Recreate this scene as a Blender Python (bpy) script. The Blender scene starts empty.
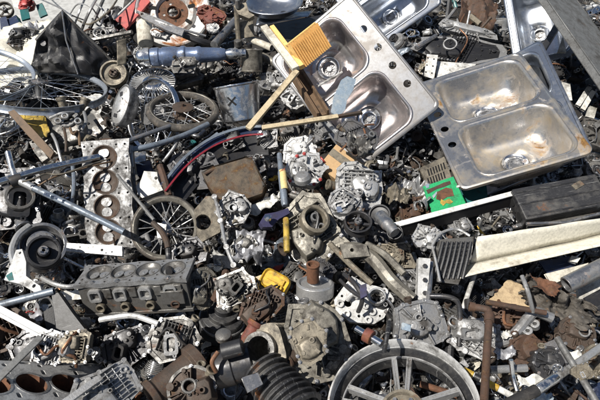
import bpy, math, random
from math import sin, cos, pi, radians, sqrt, atan2, hypot
from mathutils import Vector, Matrix, noise
from mathutils.geometry import tessellate_polygon
from mathutils.bvhtree import BVHTree
import numpy as np

scene = bpy.context.scene
COL = scene.collection
V = Vector
UP = V((0, 0, 1))
RND = random.Random(7)

# ------------------------------------------------------------------ camera
FPX = 550.0                       # focal length for a picture 600 wide
CAM = V((0.0, -1.66, 1.52))
cam = bpy.data.cameras.new('camera')
cam.sensor_width = 36.0
cam.lens = 36.0 * FPX / 600.0
cam.clip_end = 500
cam_o = bpy.data.objects.new('camera', cam)
COL.objects.link(cam_o)
cam_o.location = CAM
CF = (V((0, 0, 0)) - CAM).normalized()
CX = V((1, 0, 0))
CY = CX.cross(CF)
cam_o.rotation_euler = Matrix((CX, CY, -CF)).transposed().to_euler()
scene.camera = cam_o


def ray(px, py):
    return (CX * ((px - 300) / FPX) + CY * ((200 - py) / FPX) + CF)


def P(px, py, h=0.0):
    """point of the horizontal plane z = h seen at a place of the picture"""
    d = ray(px, py)
    return CAM + d * ((h - CAM.z) / d.z)


def onplane(px, py, o, n):
    d = ray(px, py)
    return CAM + d * ((o - CAM).dot(n) / d.dot(n))


def pix(p):
    q = p - CAM
    z = q.dot(CF)
    return 300 + FPX * q.dot(CX) / z, 200 - FPX * q.dot(CY) / z, z


def size_at(px, py, h, length):
    return length * (P(px, py, h) - CAM).dot(CF) / FPX


def mat3(o, x, y, z):
    m = Matrix((x, y, z)).transposed().to_4x4()
    m.translation = o
    return m


def basis(o, z, xdir):
    z = z.normalized()
    x = xdir - z * xdir.dot(z)
    if x.length < 1e-6:
        x = V((1, 0.3, 0)) - z * V((1, 0.3, 0)).dot(z)
    x.normalize()
    return mat3(o, x, z.cross(x), z)


def frame(px, py, h, to, n=UP):
    n = V(n).normalized()
    o = P(px, py, h)
    return basis(o, n, onplane(to[0], to[1], o, n) - o)


def axis_frame(p0, p1):
    d = p1 - p0
    return basis(p0, d, UP if abs(d.normalized().z) < .95 else V((1, 0, 0)))


def disc_frame(cx, cy, rx, ry, ang=0.0, h=0.1, flip=False):
    o = P(cx, cy, h)
    v = (CAM - o).normalized()
    a = CX * cos(radians(ang)) + CY * sin(radians(ang))
    a = (a - v * a.dot(v)).normalized()
    b = v.cross(a)
    t = math.acos(min(1, ry / rx))
    n1, n2 = v * cos(t) + b * sin(t), v * cos(t) - b * sin(t)
    n = n1 if (n1.z > n2.z) != flip else n2
    return mat3(o, a, n.cross(a), n), rx * (o - CAM).dot(CF) / FPX


def quad_pose(c, h):
    """pose of the flat rectangle whose corners (counter-clockwise) are seen at four places; its middle at height h"""
    A, b = [], []
    for (u, w), (x, y) in zip(((0, 0), (1, 0), (1, 1), (0, 1)), c):
        X, Y = (x - 300) / FPX, (200 - y) / FPX
        A.append([u, w, 1, 0, 0, 0, -X * u, -X * w]); b.append(X)
        A.append([0, 0, 0, u, w, 1, -Y * u, -Y * w]); b.append(Y)
    s = np.linalg.solve(np.array(A, float), np.array(b, float))
    H = np.array([[s[0], s[1], s[2]], [s[3], s[4], s[5]], [s[6], s[7], 1.0]])
    cols = [V(H[:, k]) for k in range(3)]
    W = [CX * q.x + CY * q.y + CF * q.z for q in cols]
    mid = W[0] * .5 + W[1] * .5 + W[2]
    k = (h - CAM.z) / mid.z
    ex, ey = W[0] * k, W[1] * k
    L, Wd = ex.length, ey.length
    x = ex.normalized(); y = (ey - x * ey.dot(x)).normalized()
    # share the skew between both axes
    y2 = ey.normalized(); x2 = (ex - y2 * ex.dot(y2)).normalized()
    x = (x + x2).normalized(); y = (y - x * y.dot(x)).normalized()
    return mat3(CAM + mid * k, x, y, x.cross(y)), L, Wd


def Tm(x=0, y=0, z=0):
    return Matrix.Translation((x, y, z))


def Rm(ax, deg):
    return Matrix.Rotation(radians(deg), 4, ax)


# ------------------------------------------------------------------ mesh builder
class MB:
    def __init__(self):
        self.v, self.f, self.mi, self.k = [], [], [], 0
        self.M = Matrix.Identity(4)

    def add(self, vs, fs, m=None):
        b = len(self.v)
        mm = self.M @ m if m is not None else self.M
        self.v += [mm @ V(p) for p in vs]
        self.f += [tuple(b + i for i in q) for q in fs]
        self.mi += [self.k] * len(fs)
        return self

    def box(self, sx, sy, sz, m=None, taper=1.0, shear=0.0):
        x, y, z = sx / 2, sy / 2, sz / 2
        vs = [(-x, -y, -z), (x, -y, -z), (x, y, -z), (-x, y, -z)] + \
             [(a * taper + shear, b * taper, z) for a, b in ((-x, -y), (x, -y), (x, y), (-x, y))]
        return self.add(vs, [(3, 2, 1, 0), (4, 5, 6, 7), (0, 1, 5, 4), (1, 2, 6, 5), (2, 3, 7, 6), (3, 0, 4, 7)], m)

    def lathe(self, prof, n=24, m=None, closed=False):
        """profile of (r, z); r = 0 closes the end"""
        vs, fs, rows = [], [], []
        for r, z in prof:
            if r <= 1e-7:
                rows.append([len(vs)] * n); vs.append((0, 0, z))
            else:
                rows.append(list(range(len(vs), len(vs) + n)))
                vs += [(r * cos(2 * pi * i / n), r * sin(2 * pi * i / n), z) for i in range(n)]
        R = len(rows)
        for a in range(R if closed else R - 1):
            p, q = rows[a], rows[(a + 1) % R]
            for i in range(n):
                j = (i + 1) % n
                f = [p[i], p[j], q[j], q[i]]
                g = []
                for t in f:
                    if t not in g: g.append(t)
                if len(g) > 2: fs.append(tuple(g))
        return self.add(vs, fs, m)

    def cyl(self, r, h, n=16, m=None, r2=None):
        r2 = r if r2 is None else r2
        return self.lathe([(0, 0), (r, 0), (r2, h), (0, h)], n, m)

    def tube(self, ro, ri, h, n=24, m=None):
        return self.lathe([(ri, 0), (ro, 0), (ro, h), (ri, h)], n, m, closed=True)

    def cup(self, ro, ri, h, floor, n=24, m=None):
        return self.lathe([(0, 0), (ro, 0), (ro, h), (ri, h), (ri, floor), (0, floor)], n, m)

    def torus(self, R, r, n=36, k=10, m=None):
        return self.lathe([(R + r * cos(2 * pi * i / k), r * sin(2 * pi * i / k)) for i in range(k)], n, m, closed=True)

    def path(self, pts, r, n=8, m=None, caps=True, inner=None, closed=False):
        pts = [V(p) for p in pts]
        N = len(pts)
        rs = r if isinstance(r, (list, tuple)) else [r] * N
        vs, fs = [], []
        t0 = (pts[1] - pts[0]).normalized()
        u = t0.orthogonal().normalized()
        for i in range(N):
            if closed: t = pts[(i + 1) % N] - pts[i - 1]
            else: t = pts[min(i + 1, N - 1)] - pts[max(i - 1, 0)]
            t.normalize()
            u = (u - t * u.dot(t))
            if u.length < 1e-5: u = t.orthogonal()
            u.normalize()
            w = t.cross(u)
            vs += [pts[i] + (u * cos(2 * pi * j / n) + w * sin(2 * pi * j / n)) * rs[i] for j in range(n)]
        for i in range(N if closed else N - 1):
            a, b = i * n, ((i + 1) % N) * n
            fs += [(a + j, a + (j + 1) % n, b + (j + 1) % n, b + j) for j in range(n)]
        if caps and not closed:
            if inner:
                for e, (i, s) in enumerate(((0, 1), (N - 1, -1))):
                    b = len(vs)
                    d = (pts[i + s] - pts[i]).normalized() * min(rs[i] * 1.6, (pts[i + s] - pts[i]).length * .8)
                    c = pts[i]
                    vs += [c + (vs[i * n + j] - c) * inner for j in range(n)]
                    vs += [c + d + (vs[i * n + j] - c) * inner for j in range(n)]
                    for j in range(n):
                        k = (j + 1) % n
                        q1 = (i * n + j, i * n + k, b + k, b + j); q2 = (b + j, b + k, b + n + k, b + n + j)
                        fs += [q1[::-1], q2[::-1]] if e == 0 else [q1, q2]
                    fs.append(tuple(range(b + n, b + 2 * n)))
            else:
                fs.append(tuple(range(n))[::-1]); fs.append(tuple(range((N - 1) * n, N * n)))
        return self.add(vs, fs, m)

    def prism(self, outer, h, m=None, holes=(), z0=0.0, bulge=None):
        """flat outline with holes, extruded from z0 to z0 + h"""
        def area(p): return sum(p[i][0] * p[i - 1][1] - p[i - 1][0] * p[i][1] for i in range(len(p)))
        loops = [list(outer)] + [list(q) for q in holes]
        if area(loops[0]) > 0: loops[0] = loops[0][::-1]
        for i in range(1, len(loops)):
            if area(loops[i]) > 0: loops[i] = loops[i][::-1]
        flat = [q for l in loops for q in l]
        if len(loops) == 1 and False: tris = [tuple(range(len(flat)))]
        else: tris = tessellate_polygon([[V((a, b, 0)) for a, b in l] for l in loops])
        N = len(flat)
        bz = (lambda a, b: 0) if bulge is None else bulge
        vs = [(a, b, z0 + h + bz(a, b)) for a, b in flat] + [(a, b, z0 + bz(a, b)) for a, b in flat]
        fs = []
        for t in tris:
            a, b, c = [flat[i] for i in t]
            up = (b[0] - a[0]) * (c[1] - a[1]) - (b[1] - a[1]) * (c[0] - a[0]) > 0
            t = tuple(t) if up else tuple(t)[::-1]
            fs.append(t); fs.append(tuple(i + N for i in t[::-1]))
        s = 0
        for li, l in enumerate(loops):
            n = len(l)
            for i in range(n):
                j = (i + 1) % n
                q = (s + i, s + j, N + s + j, N + s + i)
                fs.append(q if li == 0 else q[::-1])
            s += n
        return self.add(vs, fs, m)

    def loft(self, rings, m=None, cap0=False, cap1=True):
        n = len(rings[0]); vs, fs = [], []
        for r in rings: vs += list(r)
        for a in range(len(rings) - 1):
            for i in range(n):
                j = (i + 1) % n
                fs.append((a * n + i, a * n + j, (a + 1) * n + j, (a + 1) * n + i))
        if cap1: fs.append(tuple(range((len(rings) - 1) * n, len(rings) * n)))
        if cap0: fs.append(tuple(range(n))[::-1])
        return self.add(vs, fs, m)

    def grid(self, fn, nu, nv, m=None):
        vs = [fn(i / nu, j / nv) for j in range(nv + 1) for i in range(nu + 1)]
        fs = [(j * (nu + 1) + i, j * (nu + 1) + i + 1, (j + 1) * (nu + 1) + i + 1, (j + 1) * (nu + 1) + i)
              for j in range(nv) for i in range(nu)]
        return self.add(vs, fs, m)

    def hexbolt(self, r, h, m=None):
        return self.cyl(r, h, 6, m)

    def mesh(self, name, smooth=35):
        me = bpy.data.meshes.new(name)
        me.from_pydata(self.v, [], self.f)
        me.validate(clean_customdata=False)
        if len(me.polygons) == len(self.mi):
            me.polygons.foreach_set('material_index', self.mi)
        me.shade_smooth()
        me.set_sharp_from_angle(angle=radians(smooth))
        me.update()
        return me


def circ(x, y, r, n=16, a0=0.0, sy=1.0):
    return [(x + r * cos(a0 + 2 * pi * i / n), y + r * sy * sin(a0 + 2 * pi * i / n)) for i in range(n)]


def rrect(w, d, r, k=4, cx=0, cy=0):
    r = min(r, w / 2 - 1e-5, d / 2 - 1e-5)
    o = []
    for sx, sy, a in ((1, 1, 0), (-1, 1, 90), (-1, -1, 180), (1, -1, 270)):
        for i in range(k + 1):
            t = radians(a + 90 * i / k)
            o.append((cx + sx * (w / 2 - r) + r * cos(t), cy + sy * (d / 2 - r) + r * sin(t)))
    return o


def smooth_pts(pts, k=5):
    """Catmull-Rom through the points"""
    pts = [V(p) for p in pts]
    if len(pts) < 3: return pts
    o = []
    for i in range(len(pts) - 1):
        a, b, c, d = pts[max(i - 1, 0)], pts[i], pts[i + 1], pts[min(i + 2, len(pts) - 1)]
        for j in range(k):
            t = j / k
            o.append(.5 * ((2 * b) + (c - a) * t + (2 * a - 5 * b + 4 * c - d) * t * t + (3 * b - a - 3 * c + d) * t ** 3))
    return o + [pts[-1]]


def blob(rnd, w, d, n=9, jit=.16, pw=.55):
    """uneven rounded outline"""
    o = []
    for i in range(n):
        a = 2 * pi * i / n + rnd.uniform(-.15, .15)
        c, s = cos(a), sin(a)
        k = 1 + rnd.uniform(-jit, jit)
        o.append((w / 2 * math.copysign(abs(c) ** pw, c) * k, d / 2 * math.copysign(abs(s) ** pw, s) * k))
    return o


# ------------------------------------------------------------------ objects
MATS = {}
LANDMARKS = []


def link(name, mb, mats, parent=None, bevel=0.0015, smooth=35):
    me = mb if isinstance(mb, bpy.types.Mesh) else mb.mesh(name, smooth)
    o = bpy.data.objects.new(name, me)
    COL.objects.link(o)
    for mk in (mats if isinstance(mats, (list, tuple)) else [mats]):
        me.materials.append(MATS[mk])
    if bevel:
        b = o.modifiers.new('bevel', 'BEVEL')
        b.width = bevel; b.segments = 2; b.limit_method = 'ANGLE'; b.angle_limit = radians(40)
        b.use_clamp_overlap = True
    if parent is not None: o.parent = parent
    return o


def thing(name, label, cat, M, lm=None, group=None):
    o = bpy.data.objects.new(name, None)
    o.empty_display_size = .05
    COL.objects.link(o)
    o.matrix_world = M
    o['label'] = label; o['category'] = cat; o['kind'] = 'thing'
    if group: o['group'] = group
    if lm:
        LANDMARKS.append((lm, M.translation.copy()))
    return o


def structure(o, kind='structure'):
    o['kind'] = kind
    return o
# ------------------------------------------------------------------ materials
def ramp(nt, src, p0, p1, c0=(0, 0, 0, 1), c1=(1, 1, 1, 1)):
    r = nt.nodes.new('ShaderNodeValToRGB')
    r.color_ramp.elements[0].position = p0; r.color_ramp.elements[1].position = p1
    r.color_ramp.elements[0].color = c0; r.color_ramp.elements[1].color = c1
    nt.links.new(src, r.inputs[0])
    return r.outputs[0]


def mix(nt, fac, a, b, mode='MIX'):
    m = nt.nodes.new('ShaderNodeMix'); m.data_type = 'RGBA'; m.blend_type = mode
    for s, v in ((m.inputs[0], fac), (m.inputs[6], a), (m.inputs[7], b)):
        if hasattr(v, 'is_linked') or isinstance(v, bpy.types.NodeSocket): nt.links.new(v, s)
        elif isinstance(v, (int, float)): s.default_value = v
        else: s.default_value = (*v[:3], 1)
    return m.outputs[2]


def fmix(nt, fac, a, b):
    m = nt.nodes.new('ShaderNodeMix'); m.data_type = 'FLOAT'
    nt.links.new(fac, m.inputs[0])
    for s, v in ((m.inputs[2], a), (m.inputs[3], b)):
        if isinstance(v, bpy.types.NodeSocket): nt.links.new(v, s)
        else: s.default_value = v
    return m.outputs[0]


def mat(name, base, metal=0.0, rough=.5, rust=0.0, dirt=.35, c2=None, scale=14, bump=.25, var=.3,
        rustc=(.17, .065, .022), dirtc=(.028, .023, .018), scratch=0.0, coat=0.0):
    m = bpy.data.materials.new(name)
    m.use_nodes = True
    nt = m.node_tree
    b = nt.nodes['Principled BSDF']
    tc = nt.nodes.new('ShaderNodeTexCoord')
    oi = nt.nodes.new('ShaderNodeObjectInfo')
    mul = nt.nodes.new('ShaderNodeMath'); mul.operation = 'MULTIPLY'; mul.inputs[1].default_value = 53.0
    nt.links.new(oi.outputs['Random'], mul.inputs[0])
    ad = nt.nodes.new('ShaderNodeVectorMath'); ad.operation = 'ADD'
    nt.links.new(tc.outputs['Object'], ad.inputs[0]); nt.links.new(mul.outputs[0], ad.inputs[1])

    def nz(s, det=6, rg=.62, dist=0.0):
        n = nt.nodes.new('ShaderNodeTexNoise')
        n.inputs['Scale'].default_value = s; n.inputs['Detail'].default_value = det
        n.inputs['Roughness'].default_value = rg; n.inputs['Distortion'].default_value = dist
        nt.links.new(ad.outputs[0], n.inputs['Vector'])
        return n.outputs[0]
    big, mid, fine = nz(scale, 7, .65, .4), nz(scale * 2.7 + 5, 6, .7), nz(scale * 14, 4, .7)
    col = mix(nt, ramp(nt, mid, .3, .72), base, c2 if c2 else tuple(c * (1 - var) for c in base))
    if var: col = mix(nt, ramp(nt, fine, .38, .68), col, tuple(min(1, c * (1 + var * .7)) for c in base))
    rg = rough
    mt = metal
    if scratch:
        w = nt.nodes.new('ShaderNodeTexNoise')
        mp = nt.nodes.new('ShaderNodeMapping'); mp.inputs['Scale'].default_value = (3, 90, 3); mp.inputs['Rotation'].default_value = (.4, .3, .7)
        nt.links.new(ad.outputs[0], mp.inputs[0]); nt.links.new(mp.outputs[0], w.inputs['Vector'])
        w.inputs['Scale'].default_value = 3.2; w.inputs['Detail'].default_value = 5; w.inputs['Roughness'].default_value = .75
        sc = ramp(nt, w.outputs[0], .6, .68)
        col = mix(nt, mulf(nt, sc, scratch), col, (.5, .5, .48))
    if dirt:
        dirt = min(.85, dirt * 1.3)
        gb = mix(nt, .45, big, mid)
        f = ramp(nt, gb, .60 - dirt * .26, .72 - dirt * .16)
        f = mulf(nt, f, min(1, .6 + dirt * .5))
        col = mix(nt, f, col, dirtc)
        rg = fmix(nt, f, rg, .45 if name.endswith('stainless') else .7); mt = fmix(nt, f, mt, mt * .55 if name.endswith('stainless') else .05)
        f2 = ramp(nt, fine, .68 - dirt * .14, .76 - dirt * .08)
        col = mix(nt, mulf(nt, f2, .7 * min(1, dirt * 1.6)), col, dirtc)
    if rust:
        rn = nz(scale * .8 + 2, 8, .68, .7)
        f = ramp(nt, rn, .66 - rust * .38, .74 - rust * .28)
        rc = mix(nt, ramp(nt, fine, .35, .65), rustc, tuple(c * .42 for c in rustc))
        rc = mix(nt, ramp(nt, mid, .52, .7), rc, (rustc[0] * 1.7, rustc[1] * 2.0, rustc[2] * 1.6))
        col = mix(nt, f, col, rc)
        rg = fmix(nt, f, rg, .9); mt = fmix(nt, f, mt, 0.0)
    nt.links.new(col, b.inputs['Base Color'])
    for s, v in (('Roughness', rg), ('Metallic', mt)):
        if isinstance(v, bpy.types.NodeSocket): nt.links.new(v, b.inputs[s])
        else: b.inputs[s].default_value = v
    if coat: b.inputs['Coat Weight'].default_value = coat
    if bump:
        bp = nt.nodes.new('ShaderNodeBump')
        bp.inputs['Strength'].default_value = bump; bp.inputs['Distance'].default_value = .002
        nt.links.new(mix(nt, .5, mid, fine), bp.inputs['Height'])
        nt.links.new(bp.outputs[0], b.inputs['Normal'])
    MATS[name] = m
    return m


def mulf(nt, s, k):
    m = nt.nodes.new('ShaderNodeMath'); m.operation = 'MULTIPLY'
    nt.links.new(s, m.inputs[0]); m.inputs[1].default_value = k
    return m.outputs[0]


mat('cast_aluminium', (.4, .4, .4), .75, .4, .0, .5, scale=16, bump=.45)
mat('pale_aluminium', (.5, .5, .495), .7, .36, .03, .42, scale=15, bump=.4)
mat('bright_casting', (.58, .575, .56), .3, .38, .04, .4, scale=14, bump=.4)
mat('oily_casting', (.2, .195, .185), .7, .36, .1, .55, scale=16, bump=.4)
mat('tan_casting', (.24, .21, .16), .4, .5, .12, .5, scale=16, bump=.5)
mat('sandy_casting', (.26, .243, .205), .5, .46, .06, .55, scale=16, bump=.55)
mat('grey_steel', (.36, .36, .365), .9, .32, .16, .4, scale=18, scratch=.4)
mat('dark_steel', (.06, .06, .064), .6, .34, .08, .4, scale=16, scratch=.35)
mat('bright_steel', (.66, .67, .69), 1.0, .22, .06, .28, scale=18, scratch=.3, bump=.12)
mat('chrome', (.7, .71, .73), 1.0, .16, .1, .2, scale=16, bump=.06)
mat('galvanised_steel', (.2, .2, .195), .5, .5, .1, .4, c2=(.1, .1, .098), scale=10, bump=.4, rustc=(.1, .06, .035))
mat('black_plastic', (.014, .014, .016), 0, .45, 0, .2, scale=14, scratch=.2)
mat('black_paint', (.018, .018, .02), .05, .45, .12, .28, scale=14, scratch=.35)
mat('rubber', (.016, .015, .015), 0, .7, 0, .3, scale=20, dirtc=(.08, .07, .06))
mat('dusty_rubber', (.04, .036, .032), 0, .8, 0, .4, scale=16, dirtc=(.15, .125, .1))
mat('rust', (.088, .05, .034), .2, .72, .45, .45, scale=20, bump=.8, rustc=(.085, .042, .022))
mat('orange_rust', (.14, .062, .032), .05, .8, .4, .35, scale=22, bump=.8, rustc=(.09, .042, .022))
mat('brown_rust', (.075, .054, .041), .3, .62, .4, .42, scale=16, bump=.7, rustc=(.075, .04, .025))
mat('red_rust', (.16, .05, .035), .1, .7, .3, .35, scale=18, bump=.5)
mat('grey_blue_paint', (.2, .235, .28), .4, .36, .08, .38, scale=14, scratch=.5)
mat('navy_paint', (.018, .028, .065), .1, .32, .04, .24, scale=14, scratch=.45, coat=.3)
mat('blue_paint', (.17, .225, .35), .6, .28, .06, .34, scale=14, scratch=.7, coat=.3)
mat('purple_plastic', (.03, .028, .075), 0, .6, 0, .35, scale=14)
mat('red_paint', (.36, .045, .04), 0, .45, .15, .25, scale=14, scratch=.3)
mat('maroon_paint', (.2, .02, .03), 0, .35, .1, .25, scale=14)
mat('yellow_plastic', (.6, .37, .03), 0, .45, .05, .34, scale=16, var=.3, dirtc=(.08, .06, .03))
mat('mustard_paint', (.42, .29, .05), 0, .5, .2, .38, scale=14)
mat('teal_plastic', (.02, .12, .12), 0, .4, 0, .3, scale=14)
mat('green_paint', (.02, .33, .12), 0, .45, 0, .16, scale=12)
mat('white_paint', (.6, .595, .57), 0, .5, .14, .42, scale=11, rustc=(.2, .1, .045), dirtc=(.09, .08, .065))
mat('white_plastic', (.52, .51, .47), 0, .55, .04, .5, scale=8, dirtc=(.09, .08, .06))
mat('cream_paint', (.55, .52, .44), 0, .5, .08, .34, scale=10, dirtc=(.14, .115, .08))
mat('cream_wood', (.44, .365, .24), 0, .75, 0, .34, c2=(.33, .26, .16), scale=14, dirtc=(.12, .09, .06))
mat('brown_wood', (.12, .075, .042), 0, .7, 0, .3, scale=16)
mat('cardboard', (.44, .29, .15), 0, .8, 0, .2, scale=9, var=.15, dirtc=(.2, .13, .08))
mat('pleats', (.74, .47, .17), 0, .75, 0, .22, c2=(.62, .36, .11), scale=12, dirtc=(.35, .2, .07))
mat('burnt_fibre', (.1, .088, .075), .1, .9, .16, .6, scale=16, bump=1.0, rustc=(.2, .1, .04), c2=(.2, .185, .16))
mat('foil', (.45, .45, .47), .6, .4, 0, .4, scale=12)
mat('glass_plastic', (.24, .3, .36), .1, .3, 0, .35, scale=14, coat=.2, dirtc=(.42, .44, .43))
mat('paper', (.6, .59, .55), 0, .8, 0, .34, scale=11, dirtc=(.2, .17, .13))
mat('copper', (.3, .15, .085), .7, .42, .2, .4, scale=18)
mat('stainless', (.4, .4, .405), .85, .36, .07, .5, scale=8, bump=.1, var=.22, dirtc=(.22, .2, .18), rustc=(.22, .13, .07), scratch=.2)
mat('pink_stainless', (.54, .51, .505), .9, .28, .14, .38, scale=7, bump=.08, var=.2, dirtc=(.25, .18, .165), rustc=(.2, .11, .075), scratch=.15)
mat('blue_stainless', (.42, .45, .5), .95, .3, .03, .3, scale=7, bump=.06, var=.2, dirtc=(.2, .19, .17))
mat('rusty_stainless', (.54, .53, .52), .9, .27, .23, .44, scale=4.2, bump=.08, var=.18, dirtc=(.37, .3, .2), rustc=(.22, .115, .035), scratch=.2)
mat('hole_and_mark_black', (.006, .006, .006), 0, .9, 0, 0)  # darkness inside holes and bores put into colour; also the pot's scratch mark
mat('debris_dark', (.02, .018, .016), .1, .8, .2, .5, scale=10, bump=.8, rustc=(.05, .025, .015))
mat('concrete', (.4, .4, .385), 0, .9, 0, .25, scale=2.2, bump=.4, dirtc=(.2, .19, .17))
mat('rusty_white_paint', (.62, .61, .58), 0, .5, .42, .3, scale=9, rustc=(.34, .13, .05))
mat('dusty_black', (.022, .022, .024), .05, .5, .06, .34, scale=10, scratch=.5, dirtc=(.09, .086, .08), bump=.5)
mat('worn_cream_paint', (.64, .61, .52), 0, .5, .05, .22, scale=8, dirtc=(.25, .21, .15))
mat('worn_white_paint', (.68, .675, .65), 0, .5, .06, .26, scale=9, rustc=(.25, .12, .05), dirtc=(.2, .18, .14))
mat('mottled_rust', (.065, .043, .028), .2, .6, .45, .5, c2=(.13, .1, .05), scale=24, bump=1.0, rustc=(.1, .05, .02), dirtc=(.015, .012, .01))
mat('faded_label', (.55, .47, .25), 0, .6, .2, .3, c2=(.62, .38, .03), scale=40, rustc=(.3, .06, .03), dirtc=(.3, .28, .22))
mat('worn_rim', (.36, .4, .46), .65, .3, .06, .36, scale=12, bump=.15, scratch=.4)
mat('worn_head_metal', (.36, .36, .36), .6, .42, .06, .6, scale=20, bump=.5)
mat('stained_board', (.4, .3, .18), 0, .8, .22, .3, scale=14, bump=.5, rustc=(.15, .07, .03), dirtc=(.14, .09, .05))
# ------------------------------------------------------------------ builders
def Sbar(name, label, cat, pts, r, mt, lm=None, n=10, inner=None, smooth=True, root=None, part='tube', bevel=0):
    """bar or tube through picture points (px, py, h); r in metres"""
    ps = [P(*p) for p in pts]
    if root is None:
        o = ps[0]
        root = thing(name, label, cat, Tm(*o), lm)
    inv = root.matrix_world.inverted()
    if smooth and len(ps) > 2: ps = smooth_pts(ps, 6)
    mb = MB(); mb.path([inv @ p for p in ps], r, n, inner=inner)
    link(part, mb, mt, root, bevel)
    return root


def Slathe(name, label, cat, p0, p1, prof, mt, lm=None, n=24, part='body', root=None, bevel=0.0012):
    """turned shape on the axis from p0 to p1 (picture points); prof of (radius m, share of the length)"""
    a, b = P(*p0), P(*p1)
    M = axis_frame(a, b); L = (b - a).length
    if root is None: root = thing(name, label, cat, M, lm)
    mb = MB(); mb.M = root.matrix_world.inverted() @ M
    mb.lathe([(r, t * L) for r, t in prof], n)
    link(part, mb, mt, root, bevel)
    return root


def Splate(name, label, cat, poly, h, n, th, mt, lm=None, holes=(), root=None, part='plate', bulge=0, seed=0, bevel=.0015, sub=0):
    """flat piece with an outline in picture points, lying on a plane of normal n through its middle at height h"""
    n = V(n).normalized()
    cx = sum(p[0] for p in poly) / len(poly); cy = sum(p[1] for p in poly) / len(poly)
    o = P(cx, cy, h)
    x = onplane(poly[1][0], poly[1][1], o, n) - onplane(poly[0][0], poly[0][1], o, n)
    M = basis(o, n, x); inv = M.inverted()
    q = lambda a, b: (inv @ onplane(a, b, o, n)).to_2d()
    pts = [tuple(q(a, b)) for a, b in poly]
    k = (o - CAM).dot(CF) / FPX
    hs = [circ(*q(a, b), r * k, 14) for a, b, r in holes]
    if root is None: root = thing(name, label, cat, M, lm)
    mb = MB(); mb.M = root.matrix_world.inverted() @ M
    mb.prism(pts, th, z0=-th, holes=hs)
    ob = link(part, mb, mt, root, bevel)
    return root, M, pts, k


def crumple(name, label, cat, quad, h, amp, mt, lm=None, seed=0, nu=22, nv=16, freq=9.0, dz=(0, 0, 0, 0), th=.0012, root=None, part='sheet', torn=0.0):
    """bent thin sheet over four picture points (counter-clockwise), corner heights h + dz"""
    c = [P(x, y, h + d) for (x, y), d in zip(quad, dz)]
    o = sum(c, V()) / 4
    nrm = (c[2] - c[0]).cross(c[3] - c[1]).normalized()
    if nrm.z < 0: nrm = -nrm
    M = basis(o, nrm, c[1] - c[0]); inv = M.inverted()
    if root is None: root = thing(name, label, cat, M, lm)
    K = root.matrix_world.inverted()
    sd = V((seed * 3.1, seed * 1.7, seed))

    def fn(u, v):
        if torn:
            e = torn
            u = u + e * noise.noise(V((v * 5, seed, 1.0))) * (2 * abs(u - .5)) + .4 * e * noise.noise(V((v * 17, seed, 3.0))) * (2 * abs(u - .5))
            v = v + e * noise.noise(V((u * 5, seed, 7.0))) * (2 * abs(v - .5)) + .4 * e * noise.noise(V((u * 17, seed, 9.0))) * (2 * abs(v - .5))
        p = c[0] * (1 - u) * (1 - v) + c[1] * u * (1 - v) + c[2] * u * v + c[3] * (1 - u) * v
        a = abs(noise.noise(p * freq + sd)) * 1.3 + noise.noise(p * freq * 2.6 + sd) * .4 + noise.noise(p * freq * 6 + sd) * .16 - .3
        return K @ (p + nrm * a * amp)
    mb = MB(); mb.grid(fn, nu, nv)
    ob = link(part, mb, mt, root, 0, smooth=28)
    s = ob.modifiers.new('thick', 'SOLIDIFY'); s.thickness = th; s.offset = -1
    return root


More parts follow.
